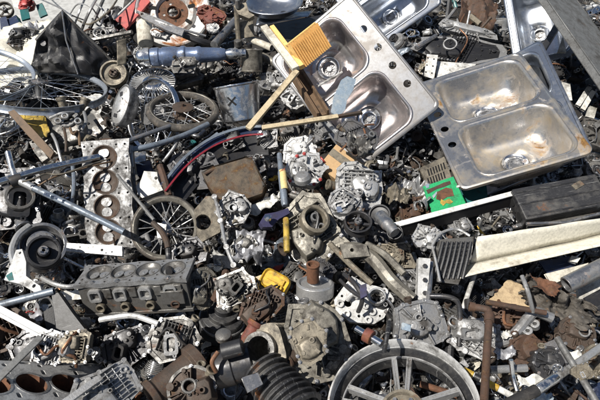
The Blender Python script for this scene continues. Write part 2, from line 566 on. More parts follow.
def sink(name, label, corners, h, mt, lm, bowls=2, ledge=.13, margin=.035, depth=.17, tapholes=3, drain_mat='bright_steel', bowl_mat=None, hole_side=0, bowl_w=None):
    M, L, W = quad_pose(corners, h)
    print('SINK', name, round(L, 2), round(W, 2), [round(t, 2) for t in M.col[2][:3]])
    root = thing(name, label, 'sink', M, lm)
    x0, x1 = -L / 2, L / 2
    y0, y1 = -W / 2 + ledge, W / 2 - margin
    div = .03
    bw = (L - 2 * margin - div * (bowls - 1)) / bowls
    rects, K = [], 7
    for i in range(bowls):
        cx = x0 + margin + bw / 2 + i * (bw + div)
        rects.append((cx, (y0 + y1) / 2, bw, y1 - y0))
    rc = .06
    holes = [rrect(w, d, rc, K, cx, cy) for cx, cy, w, d in rects]
    hy = -W / 2 + ledge * .5
    span = .1
    ths = [((i - (tapholes - 1) / 2) * span, hy) for i in range(tapholes)]
    holes += [circ(a, b, .0165, 16) for a, b in ths]
    outer = rrect(L, W, .03, 5)
    deck = MB(); deck.prism(outer, .0014, holes=holes, z0=-.0014)
    # folded rim: raised bead and turned-down lip
    for a, b, zz in ((1.0, .994, 0), ):
        r0 = [(x, y, 0.0) for x, y in outer]
        rings = []
        for off, z in ((-.012, .0002), (-.009, .0035), (-.002, .0035), (.002, .0), (.002, -.012), (.0005, -.012)):
            rings.append([(x * (1 + 2 * off / L), y * (1 + 2 * off / W), z) for x, y in outer])
        deck.loft(rings, cap1=False)
    link('deck', deck, mt, root, 0, smooth=40)
    for cx, cy, w, d in rects:
        b = MB(); rings = []
        prof = [(-.006, .0012), (.0, .0008), (.005, -.003), (.009, -.012), (.016, -.08), (.022, -depth + .05), (.03, -depth + .022), (.045, -depth + .006), (.065, -depth)]
        for off, z in prof:
            rr = max(.03, rc - off * .2) + max(0, off - .02) * .4
            rings.append([(x, y, z) for x, y in rrect(w - 2 * off, d - 2 * off, rr, K, cx, cy)])
        n = len(rings[0])
        R = .046
        angs = [atan2(y - cy, x - cx) for x, y, z in rings[-1]]
        for R2, z in ((.09, -depth - .003), (R, -depth - .006)):
            rings.append([(cx + R2 * cos(a), cy + R2 * sin(a), z) for a in angs])
        b.loft(rings, cap1=False)
        ob = link('bowl', b, bowl_mat or mt, root, 0, smooth=50)
        s = ob.modifiers.new('thick', 'SOLIDIFY'); s.thickness = .0012; s.offset = 1
        dr = MB()
        dr.lathe([(.052, .004), (.05, .0062), (.043, .004), (.036, -.004), (.034, -.02), (.03, -.028)], 28, Tm(cx, cy, -depth - .006))
        dr.k = 0
        dr.tube(.036, .03, .05, 24, Tm(cx, cy, -depth - .06))
        do = link('drain', dr, drain_mat, root, 0)
        st = MB(); st.cyl(.032, .003, 24, Tm(cx, cy, -depth - .034)); st.cyl(.012, .012, 12, Tm(cx, cy, -depth - .033))
        for q in range(6): st.box(.004, .05, .004, Tm(cx, cy, -depth - .03) @ Rm('Z', q * 30))
        link('strainer', st, 'grey_steel', do, 0)
    return root, L, W


def spoke_wheel(name, label, ell, h, rim_mat, tyre_mat, lm, nsp=36, rim_w=.03, tyre_r=.014, hub_r=.025, hub_w=.07, spoke_mat='bright_steel', hub_mat='grey_steel',
                spoke_r=.0012, cross=2, tyre=True, rim_h=.014, cat='wheel', flip=False, hub_flange=1.6, radial=False):
    M, R = disc_frame(*ell, h=h, flip=flip)
    print('WHEEL', name, 'R', round(R, 3))
    root = thing(name, label, cat, M, lm)
    Rt = R - tyre_r if tyre else R
    rm = MB()
    w = rim_w / 2
    Ro = Rt
    rm.lathe([(Ro, -w), (Ro - .003, -w - .001), (Ro - rim_h, -w * .55), (Ro - rim_h - .003, 0), (Ro - rim_h, w * .55), (Ro - .003, w + .001), (Ro, w), (Ro - .004, w * .7), (Ro - .008, 0), (Ro - .004, -w * .7)], 72, closed=True)
    link('rim', rm, rim_mat, root, 0, smooth=50)
    if tyre:
        t = MB(); t.torus(Rt, tyre_r, 72, 10, Matrix.Diagonal((1, 1, max(1, rim_w / (2 * tyre_r)), 1)))
        link('tyre', t, tyre_mat, root, 0, smooth=70)
    hb = MB()
    fl = hub_r * hub_flange
    hb.lathe([(0, -hub_w / 2 - .012), (.006, -hub_w / 2 - .012), (.006, -hub_w / 2), (hub_r * .6, -hub_w / 2), (fl, -hub_w / 2 + .004), (fl, -hub_w / 2 + .008), (hub_r, -hub_w / 2 + .012),
              (hub_r, hub_w / 2 - .012), (fl, hub_w / 2 - .008), (fl, hub_w / 2 - .004), (hub_r * .6, hub_w / 2), (.006, hub_w / 2), (.006, hub_w / 2 + .012), (0, hub_w / 2 + .012)], 24)
    link('hub', hb, hub_mat, root, 0)
    sp = MB()
    for i in range(nsp):
        s = 1 if i % 2 else -1
        a = 2 * pi * i / nsp
        da = 0 if radial else (cross * 2 * pi / nsp) * (1 if (i // 2) % 2 else -1) * 2
        p = V((fl * .9 * cos(a + da), fl * .9 * sin(a + da), s * (hub_w / 2 - .006)))
        q = V(((Ro - rim_h) * cos(a), (Ro - rim_h) * sin(a), s * .002))
        sp.path([p, q], spoke_r, 5, caps=False)
    link('spokes', sp, spoke_mat, root, 0)
    return root, R


def alloy_wheel(name, label, ell, h, lm, rim_mat='bright_casting'):
    M, R = disc_frame(*ell, h=h)
    root = thing(name, label, 'wheel', M, lm)
    rm = MB()
    rm.lathe([(R, .02), (R - .003, .03), (R - .0075, .031), (R - .0098, .026), (R - .0108, .0), (R - .0112, -.05), (R - .004, -.055), (R, -.05), (R - .006, -.03), (R - .012, 0)], 96, closed=True)
    link('rim_lip', rm, rim_mat, root, 0, smooth=40)
    ch = MB()
    ch.lathe([(R - .0114, -.006), (R - .0265, -.03), (R - .029, -.02), (R - .034, -.018), (R - .036, -.03), (R - .036, -.06), (R - .0114, -.06)], 96, closed=True)
    link('rim_channel', ch, ['dusty_black'], root, 0, smooth=40)
    ir = MB(); ir.lathe([(R - .0295, -.017), (R - .031, -.012), (R - .0345, -.012), (R - .036, -.017)], 96, closed=True)
    link('inner_edge', ir, 'cast_aluminium', root, 0, smooth=60)
    for i in range(5):
        a = radians(88 + 72 * i)
        for s in (-1, 1):
            sp = MB()
            d, t = V((cos(a), sin(a), 0)), V((-sin(a), cos(a), 0))
            p0 = d * .05 + t * (s * .011); p1 = d * (R - .033) + t * (s * .021)
            e = (p1 - p0).normalized(); sd = V((-e.y, e.x, 0))
            vs = []
            for p, w, z in ((p0, .0055, .004), (p1, .0068, -.012)):
                vs += [p - sd * w * 1.3 + V((0, 0, z - .02)), p - sd * w + V((0, 0, z)), p - sd * w * .5 + V((0, 0, z)), p + V((0, 0, z - .004)), p + sd * w * .5 + V((0, 0, z)), p + sd * w + V((0, 0, z)), p + sd * w * 1.3 + V((0, 0, z - .02))]
            sp.add(vs, [(j, 7 + j, 8 + j, j + 1) for j in range(6)] + [(6, 13, 7, 0), tuple(range(7)), tuple(range(13, 6, -1))])
            link('spoke', sp, 'pale_aluminium', root, 0)
    hb = MB()
    hb.lathe([(.013, -.05), (.013, .004), (.022, .006), (.026, -.002), (.043, -.002), (.047, .008), (.054, .008), (.057, .0), (.057, -.03), (.05, -.05)], 40, closed=True)
    hb.k = 1
    for i in range(5):
        a = radians(52 + 72 * i); hb.cyl(.0055, .008, 6, Tm(.034 * cos(a), .034 * sin(a), -.002))
    link('hub', hb, ['tan_casting', 'grey_steel'], root, 0)
    return root


def bolts(mb, pts, r, h, z):
    for x, y in pts:
        mb.cyl(r * 1.7, h * .3, 12, Tm(x, y, z)); mb.cyl(r, h, 6, Tm(x, y, z) @ Rm('Z', (x * 7919 + y * 3137) % 60))


def cylinder_head(name, label, M, L, W, H, lm, n=4, deck='oily_casting', bowl='brown_rust', body='oily_casting', ports=True, valve='pale_aluminium', boxy=1.0):
    root = thing(name, label, 'cylinder head', M, lm)
    pitch = L * .9 / n
    r = min(pitch * .47, W * .36)
    ctr = [(-L * .45 + pitch * (i + .5), W * .04) for i in range(n)]
    small = []
    for i in range(n + 1):
        x = -L * .45 + pitch * i
        for y in (-W * .4, W * .43):
            small.append((max(-L * .47, min(L * .47, x)), y, .0045))
        small.append((max(-L * .47, min(L * .47, x)), W * .28, .004)); small.append((max(-L * .47, min(L * .47, x)), -W * .22, .004))
    rr = random.Random(len(label))
    out = []
    for i in range(n * 2 + 1):
        x = -L / 2 + L * i / (n * 2); out.append((x, -W / 2 + (.006 if i % 2 else 0)))
    for i in range(n * 2, -1, -1):
        x = -L / 2 + L * i / (n * 2); out.append((x, W / 2 - (.006 if i % 2 else 0)))
    dk = MB(); dk.prism(out, .014, z0=-.014, holes=[circ(x, y, r, 28) for x, y in ctr] + [circ(x, y, q, 10) for x, y, q in small])
    dk.k = 1; bolts(dk, [(-L * .45 + pitch * (i + .5), -W * .41) for i in range(n)], .0045, .006, .0)
    link('deck', dk, [deck, 'grey_steel'], root, .001)
    bd = MB()
    bd.box(L * .97, W * .86, H, Tm(0, 0, -.0145 - H / 2), taper=1.0)
    for i in range(n):
        x = ctr[i][0]
        bd.box(pitch * .3, W * .98, H * .35, Tm(x + pitch * .5 * (1 if i < n - 1 else .6), 0, -.0145 - H * .25))
    bd.box(L, W * .95, .012, Tm(0, 0, -.0145 - H - .006))
    bd.box(L * .2, .02, H * .5, Tm(L * .35, -W * .46, -.0145 - H * .5)); bd.box(.02, W * .5, H * .6, Tm(-L * .49, 0, -.0145 - H * .5))
    link('body', bd, body, root, .002)
    for x, y in ctr:
        b = MB(); b.lathe([(r, -.0005), (r * .93, -.004), (r * .8, -.010), (r * .5, -.0138), (0, -.0142)], 28, Tm(x, y, 0))
        b.lathe([(r * 1.0, .0012), (r * 1.09, .0012), (r * 1.09, -.001), (r * 1.0, -.001)], 28, Tm(x, y, 0), closed=True)
        c = link('combustion_chamber', b, bowl, root, 0)
        for s in (-1, 1):
            v = MB(); v.cyl(r * .43, .003, 20, Tm(x + s * r * .45, y + r * .05, -.0115) @ Rm('Y', s * 5)); v.cyl(.004, .003, 10, Tm(x + s * r * .42, y, -.010))
            link('valve', v, valve, c, 0)
    if ports:
        for i, (x, y) in enumerate(ctr):
            p = MB(); A = Tm(x, -W * .43, -.0145 - H * .3) @ Rm('X', 90)
            p.prism(rrect(pitch * .5, H * .42, .008), .012, A, holes=[rrect(pitch * .36, H * .27, .006)])
            link('exhaust_port', p, 'pale_aluminium', root, .001)
            p2 = MB(); A = Tm(x + pitch * .1, -W * .43, -.0145 - H * .74) @ Rm('X', 90)
            p2.tube(H * .15, H * .1, .016, 18, A)
            link('water_port', p2, 'tan_casting' if i < n - 1 else 'rust', root, .001)
    return root


def engine_block(name, label, M, L, W, H, lm, n=3, bore='orange_rust'):
    root = thing(name, label, 'engine block', M, lm)
    pitch = L * .94 / n; r = min(pitch * .42, W * .4)
    ctr = [(-L * .47 + pitch * (i + .5), 0) for i in range(n)]
    hol = [circ(x, y, r, 36) for x, y in ctr]
    for i in range(n + 1):
        x = max(-L * .475, min(L * .475, -L * .47 + pitch * i))
        for y in (-W * .4, W * .4): hol.append(circ(x, y, .007, 12))
        for y in (-W * .24, W * .25): hol.append(rrect(.012, .02, .004, 3, x, y))
    for x, y in ctr:
        for s in (-1, 1): hol.append(rrect(.03, .008, .003, 3, x + s * .01, s * W * .455))
    dk = MB(); dk.prism(rrect(L, W, .012), .016, z0=-.016, holes=hol)
    link('deck', dk, 'bright_casting', root, .0012)
    bd = MB()
    for s in (-1, 1): bd.box(L * .98, .02, H, Tm(0, s * (W * .47), -.0165 - H / 2))
    for s in (-1, 1): bd.box(.02, W * .9, H, Tm(s * L * .475, 0, -.0165 - H / 2))
    bd.box(L * .97, W * .9, .02, Tm(0, 0, -.0165 - H))
    for i in range(n * 2): bd.box(.012, .012, H * .9, Tm(-L * .45 + L * .9 * i / (n * 2 - 1), -W * .5, -.0165 - H / 2))
    link('body', bd, 'oily_casting', root, .0015)
    for x, y in ctr:
        b = MB(); b.lathe([(r, .001), (r + .006, .001), (r + .006, -H * .9), (r, -H * .9)], 40, Tm(x, y, 0), closed=True)
        b.k = 1; b.lathe([(r - .0008, .0005), (r - .0008, -H * .86)], 40, Tm(x, y, 0)); b.cyl(r - .002, .03, 32, Tm(x, y, -H * .86))
        link('bore', b, ['pale_aluminium', bore], root, 0)
    return root


def lump(name, label, cat, M, w, d, h, seed, mt='cast_aluminium', lm=None, trim=None, hole=True, ribs=True, stubs=2, dark='hole_and_mark_black', fl_mat=None, round_=False, root=None):
    """a cast housing: tapered body, bolted flange, machined port, ribs, bosses, stubs, loose wire"""
    rnd = random.Random(seed)
    if root is None: root = thing(name, label, cat, M, lm)
    trim = trim or 'grey_steel'
    s = min(w, d)
    big = s > .13
    out = circ(0, 0, .5 * w, 28, sy=d / w) if round_ else blob(rnd, w, d, rnd.choice((9, 10, 11, 13)) + (4 if big else 0), .17, rnd.uniform(.45, .9))
    b = MB(); rings = []
    for k, z in ((.74, 0), (.9, h * .12), (.95, h * .5), (.86, h * .62)):
        rings.append([(x * k, y * k, z) for x, y in out])
    b.loft(rings, cap0=True, cap1=True)
    for i in range(rnd.randint(4, 7)):                     # bosses round the side
        a = rnd.uniform(0, 2 * pi)
        b.cyl(rnd.uniform(.05, .09) * s, h * rnd.uniform(.5, .8), 12, Tm(cos(a) * w * .42, sin(a) * d * .42, 0))
    sx, sy = rnd.uniform(-.18, .18) * w, rnd.uniform(-.18, .18) * d
    s2 = blob(rnd, w * rnd.uniform(.4, .62), d * rnd.uniform(.4, .62), 12, .13, rnd.uniform(.5, 1))
    rings = [[(sx + x * k, sy + y * k, z) for x, y in s2] for k, z in ((1.14, h * .6), (1.02, h * .68), (.98, h * .86), (.86, h * .95), (.6, h * .98))]
    b.loft(rings, cap1=True)
    if ribs:
        mode = rnd.random()
        if mode < .5:
            for i in range(rnd.randint(6, 11)):
                a = rnd.uniform(0, 2 * pi); r = rnd.uniform(.24, .34)
                b.box(w * rnd.uniform(.16, .3), .0035, h * rnd.uniform(.2, .34), Tm(cos(a) * w * r, sin(a) * d * r, h * .68) @ Rm('Z', math.degrees(a)))
        else:
            a = rnd.uniform(0, 180)
            for i in range(-4, 5): b.box(w * .6, .003, h * .3, Rm('Z', a) @ Tm(0, i * s * .085, h * .62))
            for i in range(-2, 3): b.box(.003, d * .6, h * .28, Rm('Z', a) @ Tm(i * s * .16, 0, h * .61))
    for i in range(rnd.randint(9, 15) + (12 if big else 0)):      # small features of the casting
        a = rnd.uniform(0, 2 * pi); r = sqrt(rnd.uniform(.02, 1)) * .4
        x, y = cos(a) * w * r, sin(a) * d * r
        top = h * (.95 if ((x - sx) / w) ** 2 + ((y - sy) / d) ** 2 < .05 else .64)
        k = rnd.random(); m = Tm(x, y, top - h * .04) @ Rm('Z', rnd.uniform(0, 180)) @ Rm('X', rnd.uniform(-14, 14))
        q = rnd.uniform(.03, .075) * s if not big else rnd.uniform(.02, .05) * s
        if k < .3: b.cyl(q, h * rnd.uniform(.08, .22), 12, m)
        elif k < .55: b.box(q * rnd.uniform(1.5, 5), q * 1.5, h * .12, m @ Tm(0, 0, h * .05), taper=.85)
        elif k < .8: b.tube(q * 1.1, q * .55, h * rnd.uniform(.08, .2), 12, m)
        else: b.cyl(q * .7, h * rnd.uniform(.1, .18), 6, m)
    link('housing', b, mt, root, .0022, smooth=42)
    f = MB()
    f.prism(out, h * .06, z0=h * .6, holes=[[(x * .86, y * .86) for x, y in out]])
    pts = [out[i] for i in range(0, len(out), 1 if len(out) < 15 else 3)]
    for x, y in pts:
        if rnd.random() < .75: f.tube(.055 * s if not big else .04 * s, (.024 if not big else .016) * s, h * .08, 12, Tm(x * .94, y * .94, h * .59))
    f.k = 1
    bolts(f, [(x * .94, y * .94) for x, y in pts if rnd.random() < .5], (.03 if not big else .022) * s, .05 * s, h * .672)
    link('flange', f, [fl_mat or mt, trim], root, .0008)
    if hole:
        a = rnd.uniform(0, 2 * pi); r0 = s * rnd.uniform(.12, .2)
        x, y = sx * .5 + cos(a) * w * .14, sy * .5 + sin(a) * d * .14
        m = Tm(x, y, h * .64) @ Rm('X', rnd.uniform(-25, 25)) @ Rm('Y', rnd.uniform(-25, 25)) @ Rm('Z', rnd.uniform(0, 90))
        p = MB(); kd = rnd.random(); hh = h * rnd.uniform(.36, .48)
        if kd < .5:
            p.lathe([(r0 * .62, h * .02), (r0 * .68, hh - h * .02), (r0 * .74, hh), (r0 * .98, hh), (r0 * 1.03, hh - h * .04), (r0 * 1.03, hh - h * .1), (r0 * .9, hh - h * .12), (r0 * .95, 0)], 26, m)
            for i in range(2 + seed % 3): p.tube(r0 * .2, r0 * .09, h * .08, 10, m @ Rm('Z', i * 360 / (2 + seed % 3)) @ Tm(r0 * 1.08, 0, hh - h * .09))
            dk = [(r0 * .63, hh - h * .03), (r0 * .6, h * .12), (0, h * .1)]
        elif kd < .78:
            p.prism(rrect(r0 * 2.6, r0 * 1.7, r0 * .35), hh, m, holes=[rrect(r0 * 1.7, r0 * 1.0, r0 * .3)])
            for q in (-1, 1): p.tube(r0 * .24, r0 * .1, h * .07, 10, m @ Tm(q * r0 * 1.4, r0 * .4 * q, hh - h * .07))
            dk = None
        else:
            for q in (-1, 1): p.lathe([(r0 * .36, h * .02), (r0 * .36, hh), (r0 * .56, hh), (r0 * .6, 0)], 20, m @ Tm(q * r0 * .75, 0, 0))
            p.prism(rrect(r0 * 3, r0 * 1.3, r0 * .5), hh * .5, m)
            dk = None
        pp = link('port', p, fl_mat or (mt if rnd.random() < .5 else 'cast_aluminium'), root, .0008)
        q = MB()
        if dk: q.lathe(dk, 26, m)
        elif kd < .78: q.box(r0 * 1.72, r0 * 1.02, .002, m @ Tm(0, 0, h * .2))
        if q.v: link('bore', q, dark, pp, 0)
    for i in range(stubs):
        a = rnd.uniform(0, 2 * pi); rr = rnd.uniform(.07, .12) * s
        m = Tm(cos(a) * w * .34, sin(a) * d * .34, h * rnd.uniform(.3, .55)) @ Rm('Z', math.degrees(a)) @ Rm('Y', rnd.uniform(40, 80))
        p = MB(); p.lathe([(0, 0), (rr, 0), (rr, w * .22), (rr * 1.2, w * .22), (rr * 1.2, w * .26), (rr * .75, w * .26), (rr * .7, w * .18), (0, w * .18)], 14, m)
        link('pipe_stub', p, rnd.choice([mt, trim, 'tan_casting', 'brown_rust']), root, .0008)
    if rnd.random() < .45:
        a = rnd.uniform(0, 2 * pi); u = V((cos(a), sin(a), 0)); v = V((-sin(a), cos(a), 0))
        pp = [u * (-w * .5) + v * d * .1 + V((0, 0, h * .5)), u * (-w * .2) + V((0, 0, h * 1.02)), u * w * .12 + v * d * -.2 + V((0, 0, h * 1.06)), u * w * .3 + v * d * .1 + V((0, 0, h * .85)), u * w * .56 + V((0, 0, h * .4))]
        p = MB(); p.path(smooth_pts(pp, 5), rnd.uniform(.0025, .005), 7)
        link('wire', p, rnd.choice(['black_plastic', 'rubber', 'brown_wood', 'copper', 'grey_steel']), root, 0)
    return root


def pulley_mb(r, w, hub=.3, spokes=0, grooves=1):
    b = MB()
    prof = [(r * .86, -w / 2), (r, -w / 2)]
    for g in range(grooves):
        a = -w / 2 + w * g / grooves; c = w / grooves
        prof += [(r, a + c * .12), (r * .88, a + c * .42), (r * .88, a + c * .58), (r, a + c * .88)]
    prof += [(r, w / 2), (r * .86, w / 2), (r * .82, w * .18)]
    if spokes:
        b.lathe(prof + [(r * .82, -w * .18)], 40, closed=True)
        for i in range(spokes): b.box(r * .62, r * .2, w * .3, Rm('Z', 360 * i / spokes) @ Tm(r * .55, 0, 0))
    else:
        b.lathe(prof + [(r * hub * 1.25, w * .1), (r * hub * 1.15, w * .3)], 40)
        b.lathe([(r * .86, -w / 2), (r * .82, -w * .2), (0, -w * .2)], 40)
    b.lathe([(0, -w * .4), (r * hub, -w * .4), (r * hub, w * .55), (r * hub * .55, w * .55), (r * hub * .5, w * .3), (0, w * .3)], 24)
    return b


def pulley(name, label, ell, h, mt, lm=None, w=.035, spokes=0, grooves=1, hub_mat='grey_steel', hub=.3, cat='pulley'):
    M, R = disc_frame(*ell, h=h)
    root = thing(name, label, cat, M, lm)
    b = MB(); prof = [(R * .86, -w / 2), (R, -w / 2)]
    full = pulley_mb(R, w, hub, spokes, grooves)
    link('wheel', full, mt, root, .0008)
    hb = MB(); hb.lathe([(R * hub * .9, w * .5), (R * hub * .8, w * .72), (R * .1, w * .72), (R * .09, w * .5)], 24)
    for i in range(4): hb.cyl(R * .05, w * .2, 6, Rm('Z', 90 * i + 20) @ Tm(R * hub * .55, 0, w * .7))
    link('hub', hb, hub_mat, root, 0)
    return root, M, R
# ------------------------------------------------------------------ the sinks
TL = V((0, -.55, 1)); TLL = V((-.3, -.5, 1)); TLR = V((.3, -.5, 1))
sink('kitchen_sink', 'dull pink-stained stainless double sink propped up steeply beside the pleated filter',
     [(441, 105), (350, -8), (270, 60), (357, 171)], .30, 'stainless', 'the pink-stained double sink', ledge=.105, margin=.026, tapholes=4, bowl_mat='pink_stainless', depth=.15)
sink('kitchen_sink', 'stainless double sink with brown rust stains in both bowls, lying over another sink',
     [(411, 85), (463, 188), (597, 152), (518, 53)], .24, 'rusty_stainless', 'the rust-stained double sink', ledge=.085, margin=.03, tapholes=3, depth=.14, bowl_mat='rusty_stainless')
sink('kitchen_sink', 'bluish steel sink almost hidden under the rust-stained double sink, only one rim showing',
     [(530, 53), (611, 151), (492, 184), (438, 90)][::-1], .15, 'blue_stainless', 'the hidden blue-rimmed sink', ledge=.12, tapholes=4, depth=.1)
sink('kitchen_sink', 'steel sink at the top edge behind the pink-stained double sink, one rounded corner showing',
     [(446, 3), (388, -72), (316, -25), (372, 49)], .26, 'blue_stainless', 'the cut-off sink corner', ledge=.05, tapholes=0)
sink('kitchen_sink', 'single bowl steel sink with a thick grey beam lying across its corner',
     [(493, -14), (524, 60), (592, 57), (556, -20)], .22, 'blue_stainless', 'the single bowl sink', bowls=1, ledge=.04, tapholes=0, depth=.15)

# ------------------------------------------------------------------ wheels
r, R = spoke_wheel('bicycle_wheel', 'large bare bicycle wheel with a wide grey rim lying nearly flat over black junk', (39, 89, 65, 20.5, -1), .2, 'worn_rim', 'rubber',
                   'the large bicycle wheel', tyre=False, rim_w=.032, rim_h=.015, hub_r=.018, hub_w=.08, spoke_r=.0013)
dc = MB(); dc.cyl(.035, .004, 30, Tm(0, 0, .03)); dc.lathe([(.038, .034), (.043, .034), (.043, .030), (.038, .03)], 30, closed=True)
link('sprocket', dc, 'dark_steel', r, 0)
spoke_wheel('bicycle_wheel', 'grey bicycle wheel cut off by the edge, standing behind the large bare bicycle wheel', (-22, 72, 52, 25, -4), .26, 'worn_rim', 'rubber', 'the cut-off bicycle wheel', tyre=False, rim_w=.03, nsp=28)
r, R = spoke_wheel('moped_wheel', 'small wheel with tan rim, dusty tyre and rusty brown hub lying flat', (183, 111, 36, 18.5, 0), .2, 'sandy_casting', 'dusty_rubber', 'the flat tan wheel',
                   nsp=20, rim_w=.036, tyre_r=.0165, hub_r=.03, hub_w=.05, spoke_r=.002, hub_mat='brown_rust', rim_h=.013, spoke_mat='pale_aluminium', hub_flange=1.5, cross=1)
r, R = spoke_wheel('pram_wheel', 'small spoked wheel with cream rim and dark tyre standing upright behind the cylinder head', (166, 228, 34.5, 33, 20), .12, 'sandy_casting', 'dusty_rubber', 'the upright cream-rimmed wheel',
                   nsp=18, rim_w=.026, tyre_r=.009, hub_r=.012, hub_w=.05, spoke_r=.0019, rim_h=.013, spoke_mat='pale_aluminium', cross=1)
spoke_wheel('spoked_wheel', 'chrome wheel with many fine spokes tilted behind the flat tan wheel', (153, 115, 36, 23, 82), .13, 'chrome', 'rubber', 'the fine-spoked chrome wheel', nsp=48, rim_w=.03, tyre=False, spoke_r=.0013, hub_r=.03, rim_h=.014)
alloy_wheel('alloy_wheel', 'white-lipped alloy motorcycle wheel with five double spokes at the bottom edge', (403, 411, 76, 69, 0), .2, 'the white-lipped alloy wheel')

# slotted round grille
M, R = disc_frame(153, 83, 22, 14, 8, h=.17)
r = thing('fan_grille', 'round chrome grille with radial slots above the flat tan wheel', 'grille', M, 'the slotted chrome grille')
b = MB(); b.torus(R, .006, 48, 8); b.lathe([(R * .48, .006), (R * .42, .010), (R * .3, .012), (R * .3, .008), (R * .48, 0)], 32, closed=True)
link('ring', b, 'chrome', r, 0)
b = MB()
for i in range(40): b.box(R * .54, .0045, .006, Rm('Z', 9 * i) @ Tm(R * .73, 0, .004) @ Rm('X', 25))
link('slats', b, 'pale_aluminium', r, 0)
b = MB(); b.lathe([(0, .014), (R * .3, .010), (R * .3, -.03), (R * .1, -.04)], 24); link('hub', b, 'oily_casting', r, 0)

# rusted steel car wheel at the top with dark tyre behind
M, R = disc_frame(173, 12, 37, 33, 15, h=.22)
r = thing('steel_wheel', 'white steel car wheel with orange rust round its slotted centre, at the top edge', 'wheel', M, 'the rusty white car wheel')
b = MB(); b.lathe([(R, -.05), (R, .02), (R - .008, .026), (R - .018, .02), (R - .028, -.005), (R * .62, -.012), (R * .55, .012), (R * .46, .014), (R * .4, -.01)], 56)
link('rim', b, 'rusty_white_paint', r, 0, smooth=50)
b = MB(); b.prism(circ(0, 0, R * .40, 40), .006, z0=-.012, holes=[circ(0, 0, R * .13, 20)] + [circ(R * .25 * cos(a), R * .25 * sin(a), R * .035, 10) for a in (0, 1.57, 3.14, 4.71)])
b.lathe([(R * .13, -.012), (R * .15, .01), (R * .17, .01), (R * .19, -.008)], 24)
link('centre', b, 'orange_rust', r, 0)
for i in range(7):
    a = 2 * pi * i / 7; b = MB(); b.prism(rrect(R * .2, R * .1, R * .04, 3, R * .62 - R * .1, 0), .003, Rm('Z', math.degrees(a)), z0=.0125)
    link('slot', b, 'hole_and_mark_black', r, 0)
M, R = disc_frame(166, 16, 41, 40, 15, h=.12)
r = thing('car_tyre', 'bare black car tyre wedged behind the rusty white car wheel', 'tyre', M, 'the black car tyre')
b = MB(); b.lathe([(R * .74, -.05), (R * .9, -.06), (R * .98, -.05), (R, 0), (R * .98, .05), (R * .9, .06), (R * .74, .05), (R * .72, 0)], 64, closed=True)
link('tread', b, 'rubber', r, 0, smooth=50)

# ------------------------------------------------------------------ top left: hopper, white panel
o = P(66, 62, .16)
r = thing('hopper', 'dented black tapered hopper lying on its side at the upper left', 'hopper', Tm(*o), 'the black hopper')
inv = r.matrix_world.inverted()
top = [P(60, 12, .42), P(112, 62, .18), P(104, 77, .05), P(76, 73, .12), P(33, 40, .22)]
a1 = [P(62, 11, .42), P(111, 60, .18), P(107, 76, .12), P(78, 74, .16)]
def sheet_quads(name, quads, mt, root, th=.004, amp=.006, seed=1):
    b = MB(); iv = root.matrix_world.inverted()
    for qi, c in enumerate(quads):
        nr = (c[2] - c[0]).cross(c[3] - c[1]).normalized()
        def fn(u, v):
            p = c[0] * (1 - u) * (1 - v) + c[1] * u * (1 - v) + c[2] * u * v + c[3] * (1 - u) * v
            w = min(u, 1 - u, v, 1 - v) * 4
            return iv @ (p + nr * (noise.noise(p * 9 + V((seed, seed, 0))) + .4 * noise.noise(p * 30)) * amp * min(1, w + .12))
        b.grid(fn, 22, 22)
    ob = link(name, b, mt, root, 0, smooth=30)
    s = ob.modifiers.new('thick', 'SOLIDIFY'); s.thickness = th; s.offset = 0
    return ob
sheet_quads('shaded_side', [a1], 'black_paint', r, amp=.04)
sheet_quads('front_side', [[P(62, 11, .42), P(78, 74, .16), P(30, 72, .14), P(36, 40, .3)]], 'dusty_black', r, amp=.09, seed=4)
sheet_quads('back_side', [[P(62, 11, .42), P(36, 40, .3), P(38, 40, .1), P(66, 30, .1)], [P(62, 11, .42), P(66, 30, .1), P(112, 60, .05), P(111, 60, .18)]], 'black_paint', r)
b = MB(); b.path([inv @ p for p in (P(36, 40, .3), P(62, 11, .42), P(111, 60, .18))], .007, 8); link('rim', b, 'oily_casting', r, 0)
b = MB(); b.path([inv @ p for p in (P(62, 11, .425), P(66, 40, .31), P(78, 74, .165))], .004, 8); link('seam', b, 'grey_steel', r, 0)
for x, y in ((45, 44), (52, 58)):
    b = MB(); b.cyl(.014, .02, 12, inv @ Tm(*P(x, y, .27 if y < 50 else .22)) @ Rm('X', 50)); link('cap', b, 'dark_steel', r, 0)
crumple('bumper_panel', 'dirty cream plastic car panel torn along its edge behind the large bicycle wheel', 'car panel', [(-14, 92), (34, 84), (62, 14), (-12, 34)], .1, .07, 'worn_cream_paint', 'the dirty cream car panel', 5, dz=(0, .02, .16, .08), freq=6, th=.004, torn=.12)
crumple('wire_mat', 'crushed grey wire wool lying on the dirty cream car panel', 'wire wool', [(19, 42), (34, 40), (40, 24), (22, 26)], .2, .05, 'foil', None, 9, dz=(0, 0, .03, .02), freq=26, torn=.2)
lump('gear_casing', 'dark boxy casing between the dirty cream car panel and the black hopper', 'casing', frame(27, 45, .16, (38, 44), TL), .14, .12, .1, 31, 'black_paint', 'the dark boxy casing')
